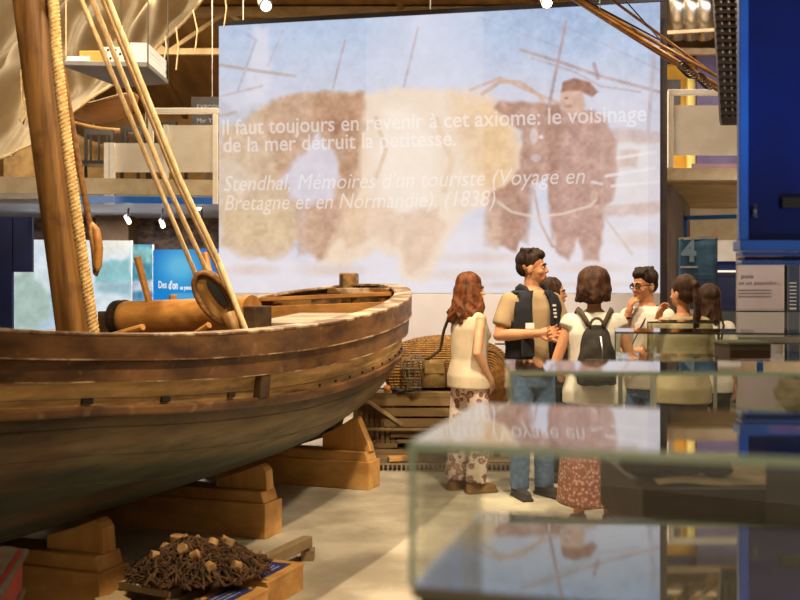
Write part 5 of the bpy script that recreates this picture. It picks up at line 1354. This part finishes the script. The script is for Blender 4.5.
def person(label, px, d, heading, h, fem, yaw=0, pitch=0, arms=None, skin='skin', legs=None, y=None, name='person', lean=0):
    k = h / 1.75
    e = empty(name, ((px - 400) / 1000 * d, d, 0), label, 'person', R(heading)); e.scale = (k, k, k)
    piv = Vector((0, 0, 1.50)); HM = Matrix.Translation(piv) @ Matrix.Rotation(R(yaw), 4, 'Z') @ Matrix.Rotation(R(pitch), 4, 'X') @ Matrix.Translation(-piv)
    g = MB(); TR = TORSO_F if fem else TORSO_M
    g.rings([(0, -.005, z, rx, ry) for z, rx, ry in TR], 24)
    if fem:
        for sx in (-1, 1): g.ell((sx * .068, .085, 1.265), (.062, .05, .058))
    g.ell((0, -.055, .90), (.145, .09, .10))
    g.cone((0, -.012, 1.43), (0, .0, 1.56), .060 if not fem else .050, .052 if not fem else .045, 14)
    # head
    g.ell((0, -.012, 1.652), (.075, .096, .094), HM, 24, 16); g.ell((0, .030, 1.598), (.062, .068, .084), HM, 24, 16)
    g.ell((0, .058, 1.545), (.036, .036, .028), HM); g.ell((0, .01, 1.56), (.058, .06, .045), HM)
    g.ell((0, .080, 1.640), (.048, .019, .012), HM); g.cone(HM @ Vector((0, .092, 1.630)), HM @ Vector((0, .108, 1.594)), .0085, .0125, 8)
    for sx in (-1, 1):
        g.ell((sx * .012, .104, 1.590), (.009, .01, .008), HM, 10, 8); g.ell((sx * .076, -.004, 1.605), (.010, .021, .032), HM, 12, 10); g.ell((sx * .040, .066, 1.588), (.022, .02, .02), HM, 12, 10)
    g.ell((0, .094, 1.562), (.022, .010, .008), HM, 12, 8); g.ell((0, .092, 1.550), (.02, .010, .008), HM, 12, 8)
    # legs
    legs = legs or {1: ((.098, .02, .49), (.10, -.01, .085), 8), -1: ((-.098, .02, .49), (-.10, -.01, .085), -8)}
    for sx in (-1, 1):
        kn, an, tw = legs[sx]; hp = (sx * .088, -.01, .90)
        g.cone(hp, kn, .088, .056, 14); g.cone(kn, (Vector(kn) * .62 + Vector(an) * .38) + Vector((0, -.015, 0)), .055, .052, 12); g.cone((Vector(kn) * .62 + Vector(an) * .38) + Vector((0, -.015, 0)), an, .052, .036, 12)
        ft = Matrix.Translation(an) @ Matrix.Rotation(R(-tw), 4, 'Z')
        g.cone(ft @ Vector((0, -.03, -.045)), ft @ Vector((0, .14, -.058)), .036, .026, 10)
    sh = .178 if not fem else .158
    for sx in (-1, 1):
        el, wr_, hd, pn, cu = arms[sx]; s = Vector((sx * sh, -.01, 1.385))
        g.ell(s + Vector((0, 0, .0)), (.056, .056, .056) if not fem else (.046, .046, .046))
        u0, u1, f1 = (.050, .041, .028) if not fem else (.042, .036, .024)
        g.cone(s, el, u0, u1, 12); fm = Vector(el).lerp(Vector(wr_), .3); g.cone(el, fm, u1, u1 * 1.03, 12); g.cone(fm, wr_, u1 * 1.03, f1, 12)
        hand(g, wr_, hd, pn, sx, cu)
    b = g.build('body', M[skin], e, world=False); remesh(b, .0062, 3)
    # eyes, brows, lips
    ey = MB(); ir = MB(); br = MB()
    for sx in (-1, 1):
        ey.ell((sx * .029, .0845, 1.622), (.0115, .0095, .0062), HM, 12, 8); ir.ell((sx * .029, .0915, 1.622), (.0062, .0038, .0055), HM, 10, 8)
        br.tube([HM @ Vector((sx * x, yy, z)) for x, yy, z in ((.012, .099, 1.643), (.030, .096, 1.648), (.048, .082, 1.642))], [.004, .0052, .003], 6)
    ey.build('eyes', M['eyew'], e, True, world=False); ir.build('irises', M['iris'], e, True, world=False); br.build('eyebrows', M['hblk'], e, True, world=False)
    lp = MB(); lp.ell((0, .1015, 1.561), (.021, .0045, .0045), HM, 12, 8); lp.ell((0, .0995, 1.5515), (.018, .005, .005), HM, 12, 8); lp.build('lips', M['lips'], e, True, world=False)
    e['fem'] = fem
    return dict(e=e, HM=HM, TR=TR, sh=sh, arms=arms, legs=legs, fem=fem)

def garment(p, name, m, z0, z1, ex=.014, sleeve=None, flare=0, voxel=.011, sl_r=None, collar=True, disp=(.006, 9, (1, 1, .6)), bust=True):
    """top: torso loft from z0 up to z1 (z1 under the neck) with optional sleeves of a length 0..1 along the upper arm"""
    g = MB(); TR = p['TR']; zs = [t[0] for t in TR]
    Z = [z0] + [t[0] for t in TR if z0 < t[0] < z1] + [z1]; rg = []
    for z in Z:
        rx = float(np.interp(z, zs, [t[1] for t in TR])); ry = float(np.interp(z, zs, [t[2] for t in TR])); f = flare * max(0, (1.1 - z)) / .3
        if z < zs[0]: rx, ry = TR[0][1], TR[0][2]
        if 1.0 < z < 1.2: rx += .012; ry += .01
        rg.append((0, -.005, z, rx + ex + f, ry + ex + f))
    g.rings(rg, 28)
    if p['fem'] and bust and z0 < 1.2:
        for sx in (-1, 1): g.ell((sx * .066, .083, 1.262), (.066 + ex * .4, .054 + ex * .5, .062))
    for sx in (-1, 1):
        s = Vector((sx * p['sh'], -.01, 1.385)); r0 = (.046 if p['fem'] else .056) + ex * .85; s = s + Vector((-sx * .003, 0, -.003))
        if sleeve is not None:
            el = Vector(p['arms'][sx][0]); a = s.lerp(el, sleeve); g.ell(s, (r0, r0, r0)); g.cone(s, a, r0, r0 * .96 + .006, 14, round_ends=False)
        else:
            g.ell(s + Vector((-sx * .035, 0, .0)), (r0 * .9, r0 * 1.0, r0 * .95))
    o = g.build(name, m, p['e'], world=False); return remesh(o, voxel, 3, disp)

def trousers(p, m, wide=.0, zt=.95, zb=.07, name='trousers', ex=.012):
    g = MB(); TR = p['TR']
    g.rings([(0, -.01, .78, TR[0][1] + ex - .01, TR[0][2] + ex), (0, -.01, .86, TR[0][1] + ex + .006, TR[0][2] + ex + .006), (0, -.01, zt, TR[1][1] + ex, TR[1][2] + ex)], 24)
    for sx in (-1, 1):
        kn, an, tw = p['legs'][sx]; hp = Vector((sx * .086, -.01, .88)); kn = Vector(kn); an = Vector(an); lo = an + Vector((0, 0, zb - an.z))
        g.cone(hp, kn, .097, .068 + wide * .7, 16); g.cone(kn, lo, .068 + wide * .7, .056 + wide * 1.15, 16, round_ends=False)
    o = g.build(name, m, p['e'], world=False); return remesh(o, .012, 3, (.008, 8, (1, 1, .5)))

def shoes(p, m):
    for sx in (-1, 1):
        kn, an, tw = p['legs'][sx]; ft = Matrix.Translation((an[0], an[1], 0)) @ Matrix.Rotation(R(-tw), 4, 'Z'); g = MB()
        g.cone(ft @ Vector((0, -.035, .046)), ft @ Vector((0, .15, .036)), .046, .036, 12); g.cone(ft @ Vector((0, -.03, .05)), ft @ Vector((0, -.02, .10)), .046, .046, 12, round_ends=False)
        g.box(ft @ Vector((0, .055, .010)), (.085, .27, .02), rz=R(-tw))
        o = g.build('shoe', m, p['e'], world=False); remesh(o, .009, 2)

def hairdo(p, m, kind, seed=1):
    HM = p['HM']; g = MB(); rng = random.Random(seed); cap = lambda c, r: g.ell(c, r, HM, 24, 16)
    def lock(a, z0, z1, out0, out1, r0, r1, wave=.012, bend=0):
        pts = []; rs = []; ph = rng.uniform(0, 6)
        for i in range(9):
            q = i / 8; rr = out0 + (out1 - out0) * q; aa = a + .18 * math.sin(q * 7 + ph) * (wave / .012) * .5
            pts.append(HM @ Vector((math.sin(aa) * rr * .92, -.01 - math.cos(aa) * rr * 1.05 + bend * q, z0 + (z1 - z0) * q + 0))); rs.append(r0 + (r1 - r0) * q)
        g.tube(pts, rs, 8)
    if kind == 'short':
        cap((0, -.022, 1.675), (.083, .097, .088)); cap((0, .045, 1.712), (.060, .050, .040)); cap((0, -.058, 1.625), (.066, .058, .070))
        for sx in (-1, 1): cap((sx * .066, -.012, 1.655), (.014, .036, .034))
        for k in range(40):
            a = rng.uniform(-2.9, 2.9); g.ell((math.sin(a) * .066 * rng.uniform(.4, 1), -.01 - math.cos(a) * .08 * rng.uniform(.4, 1), 1.735 + rng.uniform(-.02, .018)), (.016, .02, .014), HM, 8, 6)
        vx = .0075
    elif kind == 'long':
        cap((0, -.025, 1.672), (.096, .108, .094)); cap((0, -.04, 1.60), (.108, .10, .11))
        for k in range(44):
            a = -2.35 + 4.7 * k / 43 + rng.uniform(-.06, .06); lock(a, 1.66, 1.39 + rng.uniform(-.05, .05), .085, .135 + rng.uniform(-.015, .03), .020, .014, .05)
        for k in range(14): a = -1.5 + 3.0 * k / 13; lock(a, 1.60, 1.35 + rng.uniform(-.03, .05), .08, .125, .022, .013, .05)
        vx = .008
    elif kind == 'bob':
        cap((0, -.02, 1.665), (.110, .112, .098)); cap((0, -.035, 1.60), (.118, .098, .085)); cap((0, -.045, 1.555), (.096, .072, .05))
        for k in range(34): a = -2.0 + 4.0 * k / 33; lock(a, 1.66, 1.545 + rng.uniform(-.025, .02), .095, .112 + rng.uniform(-.012, .014), .024, .016, .03)
        vx = .008
    elif kind == 'pony':
        cap((0, -.022, 1.672), (.087, .102, .092)); cap((0, -.05, 1.62), (.080, .066, .075)); cap((0, -.115, 1.685), (.035, .03, .032))
        for k in range(16):
            ph = rng.uniform(-.03, .03); pts = [HM @ Vector((ph * q * 1.0 + rng.uniform(-.004, .004), -.118 - .022 * math.sin(q * 2.6) + rng.uniform(-.006, .006), 1.695 - .33 * q)) for q in np.linspace(0, 1, 8)]
            g.tube(pts, [.016, .02, .022, .021, .018, .014, .010, .005], 8)
        vx = .0075
    elif kind == 'mid':
        cap((0, -.025, 1.672), (.090, .104, .092)); cap((0, -.035, 1.60), (.092, .084, .095))
        for k in range(36): a = -2.15 + 4.3 * k / 35; lock(a, 1.66, 1.44 + rng.uniform(-.04, .04), .078, .098 + rng.uniform(-.01, .015), .020, .012, .022)
        vx = .008
    o = g.build('hair', m, p['e'], world=False); return remesh(o, vx, 2, (.007, 30, (1, 1, .3)))

DOWN = lambda sx, fem: ((sx * (.215 if not fem else .19), -.05, 1.13), (sx * .22, .03, .90), (0, .12, -1), (-sx, 0, 0), .25)

# woman with auburn hair
p1 = person('woman with long wavy auburn hair, cream sleeveless top and floral trousers', 470, 7.5, -58, 1.63, True, yaw=-34, pitch=-4,
            arms={1: ((.235, -.10, 1.12), (.20, .055, .905), (-.35, .5, -.8), (-1, -.3, 0), .35), -1: ((-.21, .02, 1.12), (-.17, .17, .96), (.2, .5, -.6), (1, 0, 0), .4)}, skin='skin',
            legs={1: ((.10, .03, .49), (.10, -.02, .085), 10), -1: ((-.10, -.03, .49), (-.11, -.06, .085), -12)})
garment(p1, 'sleeveless_top', M['cream'], .83, 1.43, .02, None, flare=.035)
trousers(p1, M['floral'], .028, .93, .08, 'floral_trousers'); shoes(p1, M['shoe']); hairdo(p1, M['hred'], 'long', 3)
# shoulder bag carried by her
bg = empty('shoulder_bag', P(436, 388, 7.75), 'olive brown shoulder bag hanging at the auburn-haired woman\'s back', 'bag')
M['bag'] = mat('olive_canvas', srgb(112, 88, 48), srgb(138, 110, 64), 12, rough=.85, bump=.3)
c = P(434, 373, 7.72)
o = MB().rings([(c.x, c.y, c.z - .11, .08, .05), (c.x, c.y, c.z - .105, .10, .065), (c.x, c.y, c.z, .098, .062), (c.x, c.y, c.z + .08, .085, .045), (c.x, c.y, c.z + .10, .08, .03)], 24).build('pouch', M['bag'], bg, smooth=True, bevel=0)
MB().tube([c + Vector((-.07, 0, .09)), P(440, 350, 7.72), P(444, 330, 7.66), P(452, 309, 7.56), P(459, 301, 7.52)], .012, 6).build('strap', M['strapm'], bg, smooth=True)
MB().box(c + Vector((0, -.06, .04)), (.15, .012, .08)).build('flap', M['bag'], bg, bevel=.004)

# young man with the vest
p2 = person('young man with dark vest over khaki shirt, looking right, hands joined', 532, 7.3, 202, 1.80, False, yaw=52, pitch=0,
            arms={1: ((.262, -.005, 1.145), (.075, .235, 1.165), (-.9, .35, .1), (-.2, .9, .2), .55), -1: ((-.262, .02, 1.14), (-.055, .255, 1.15), (.85, .3, .12), (.1, .9, .3), .6)}, skin='skin2')
garment(p2, 'khaki_shirt', M['khaki'], .86, 1.462, .016, .72, flare=.01)
trousers(p2, M['jean'], .012, .95, .06, 'jeans'); shoes(p2, M['darkc']); hairdo(p2, M['hblk'], 'short', 5)
def vest(p, m):
    """open vest: side panels round the back leaving the chest open"""
    g = MB(); TR = p['TR']; zs = [t[0] for t in TR]; vs = []
    Z = np.linspace(.98, 1.455, 26); n = 44
    for i, z in enumerate(Z):
        rx = float(np.interp(z, zs, [t[1] for t in TR])) + .034; ry = float(np.interp(z, zs, [t[2] for t in TR])) + .036
        op = .34 + .10 * max(0, (z - 1.1)) - .25 * max(0, z - 1.30) if z > 1.1 else .34 + .3 * (1.1 - z)
        for j in range(n + 1):
            a = math.pi / 2 + op + (2 * math.pi - 2 * op) * j / n
            q = 1 + .02 * math.sin(a * 5 + z * 14)
            vs.append((rx * math.cos(a) * q, -.005 + ry * math.sin(a) * q, z))
    fs = []
    for i in range(len(Z) - 1):
        for j in range(n):
            x, y, z = vs[i * (n + 1) + j]
            if z > 1.24 and abs(x) > .165 and abs(y) < .075: continue        # arm holes
            a = i * (n + 1) + j; fs.append((a, a + 1, a + n + 2, a + n + 1))
    g.add(vs, fs); o = g.build('vest', m, p['e'], True, world=False, solid=.016)
    g = MB()
    for sx in (-1, 1): g.tube([(sx * .075, .105, 1.40), (sx * .085, .06, 1.462), (sx * .10, -.0, 1.478), (sx * .09, -.06, 1.462)], [.03, .03, .032, .03], 8, flat=.5)
    g.build('vest_shoulders', m, p['e'], True, world=False)
    for sx in (-1, 1): MB().box((sx * .118, .150, 1.06), (.10, .02, .12)).build('vest_pocket', m, p['e'], world=False, bevel=.006)
vest(p2, M['vest'])
MB().box((.105, .156, 1.215), (.06, .008, .04), rz=R(-24)).build('name_badge', M['wplast'], p2['e'], world=False)
for k, z in enumerate((1.355, 1.325, 1.30, 1.275)): MB().box((-.098 - .003 * k, .142, z), (.032 - .006 * (k % 2), .008, .014), rz=R(26)).build('vest_print', M['wplast'], p2['e'], world=False)
tag(MB().bar(P(495, 344, 7.25), P(514, 344, 7.22), .014, .010).build('pen', M['black']), 'dark pen sticking out at the vest wearer\'s hip', 'pen')

# woman half hidden behind him
p3 = person('dark-haired woman in black mostly hidden behind the man in the vest', 553.5, 7.95, 236, 1.60, True, yaw=18, arms={1: DOWN(1, True), -1: DOWN(-1, True)}, skin='skin2')
garment(p3, 'black_top', M['vest'], .84, 1.43, .018, .9); trousers(p3, M['darkc']); shoes(p3, M['darkc']); hairdo(p3, M['hdk'], 'mid', 8)

# woman with the backpack
p4 = person('woman with short brown hair and white top, seen from behind with backpack', 594, 6.3, -6, 1.645, True, yaw=-8,
            arms={1: ((.245, -.02, 1.13), (.18, .18, 1.02), (-.6, .7, .1), (0, 0, 1), .4), -1: ((-.255, -.03, 1.11), (-.20, .17, .99), (.5, .7, .1), (0, 0, 1), .4)}, skin='skin2')
garment(p4, 'white_top', M['whitec'], .84, 1.452, .024, .12, flare=.03)
g = MB(); g.rings([(0, -.01, .17, .25, .21), (0, -.01, .6, .215, .18), (0, -.01, .82, .19, .15), (0, -.01, .97, .168, .132)], 32)
o = g.build('printed_skirt', M['redprint'], p4['e'], world=False); remesh(o, .012, 2, (.012, 9, (1, 1, .2)))
shoes(p4, M['darkc']); hairdo(p4, M['hbrn'], 'bob', 11)
bk_ = empty('backpack', P(596, 385, 6.12), 'small dark nylon backpack on the back of the white-topped woman', 'backpack', R(-6))
bk_.scale = (.94, .94, .94)
# built in her body space: x right, y forward, z up
bkz = .0
bo = Vector(p4['e'].location); bk_.location = bo
g = MB(); g.rings([(.0, -.205, .98, .10, .05), (.0, -.21, .99, .128, .072), (.0, -.205, 1.10, .132, .078), (.0, -.195, 1.22, .112, .066), (.0, -.185, 1.32, .085, .046), (.0, -.175, 1.365, .055, .028)], 28)
o = g.build('pack_body', M['packm'], bk_, world=False); remesh(o, .010, 3, (.010, 16, (1, 1, .6)))
MB().box((.0, -.275, 1.08), (.17, .03, .15)).build('front_pocket', M['packm'], bk_, world=False, bevel=.012)
MB().tube([(math.cos(a) * .045, -.205, 1.355 + math.sin(a) * .06) for a in np.linspace(0, math.pi, 12)], .009, 6).build('carry_handle', M['strapm'], bk_, True, world=False)
for sx in (-1, 1):
    MB().tube([(sx * .035, -.165, 1.345), (sx * .065, -.145, 1.40), (sx * .098, -.095, 1.458), (sx * .115, -.02, 1.472), (sx * .125, .07, 1.42), (sx * .13, .125, 1.30), (sx * .145, .10, 1.15), (sx * .15, -.02, 1.06), (sx * .11, -.16, 1.02)], .019, 8, flat=.35).build('strap', M['strapm'], bk_, True, world=False)
MB().tube([(.02, -.262, 1.30), (.03, -.282, 1.2), (.02, -.3, 1.12)], .006, 6).build('zip_pull', M['steel'], bk_, True, world=False)

# man with glasses
p5 = person('man with short dark hair and black glasses, white T-shirt, hand on chin', 646, 7.2, 128, 1.66, False, yaw=-10, pitch=-6,
            arms={1: ((.13, .22, 1.10), (.045, .155, 1.40), (-.25, -.02, .9), (-.4, -.9, 0), .55), -1: ((-.262, .06, 1.12), (.02, .265, 1.13), (.95, .1, .05), (0, -.9, .2), .4)}, skin='skin2')
garment(p5, 'white_tshirt', M['whitec'], .84, 1.462, .02, .62, flare=.012); trousers(p5, M['jean']); shoes(p5, M['darkc']); hairdo(p5, M['hblk'], 'short', 15)
g = MB(); HM = p5['HM']
for sx in (-1, 1):
    g.tube([HM @ Vector((sx * (.031 + .024 * math.cos(a)), .106 - .010 * abs(math.cos(a)), 1.622 + .017 * math.sin(a))) for a in np.linspace(0, 2 * math.pi, 17)], .0042, 6, cap=False)
    g.tube([HM @ Vector(q) for q in ((sx * .055, .098, 1.627), (sx * .072, .06, 1.627), (sx * .082, -.005, 1.625))], .004, 6)
g.tube([HM @ Vector((-.008, .112, 1.625)), HM @ Vector((.008, .112, 1.625))], .004, 6); g.build('eyeglasses', M['black'], p5['e'], True, world=False)
MB().tube([(.085, -.03, 1.47), (.09, .08, 1.42), (.06, .16, 1.28), (.0, .175, 1.16), (-.06, .16, 1.28), (-.09, .08, 1.42), (-.085, -.03, 1.47)], .006, 6).build('lanyard', M['packm'], p5['e'], True, world=False)
MB().tube([Vector((.053, .160, 1.375)) + Vector((.03 * math.cos(a), .03 * math.sin(a), 0)) for a in np.linspace(0, 2 * math.pi, 13)], .008, 6, cap=False).build('wristwatch', M['black'], p5['e'], True, world=False)

# woman with the ponytail
p6 = person('woman with dark ponytail and olive beige top, seen from behind, hand raised', 683, 6.7, 14, 1.60, True, yaw=16, pitch=2,
            arms={-1: ((-.235, .13, 1.15), (-.115, .165, 1.42), (.35, .1, .8), (.5, -.8, 0), .5), 1: ((.225, .02, 1.12), (.12, .19, 1.08), (-.9, .3, .1), (0, -.3, .9), .4)}, skin='skin2')
garment(p6, 'olive_top', M['olive'], .82, 1.45, .03, .75, flare=.03); trousers(p6, M['darkc']); shoes(p6, M['darkc']); hairdo(p6, M['hdk'], 'pony', 21)
# woman behind her
p7 = person('woman with wavy dark hair and white top standing right of the ponytail', 709, 7.5, -4, 1.545, True, yaw=-6, arms={1: DOWN(1, True), -1: DOWN(-1, True)}, skin='skin2')
garment(p7, 'white_blouse', M['whitec'], .84, 1.44, .022, .5, flare=.02); trousers(p7, M['darkc']); shoes(p7, M['darkc']); hairdo(p7, M['hdk'], 'mid', 33)
MB().tube([(-.02, -.135, 1.02), (.05, -.15, 1.2), (.095, -.115, 1.41), (.10, -.02, 1.465), (.08, .09, 1.40), (.0, .15, 1.2)], .010, 6).build('bag_strap', M['packm'], p7['e'], True, world=False)
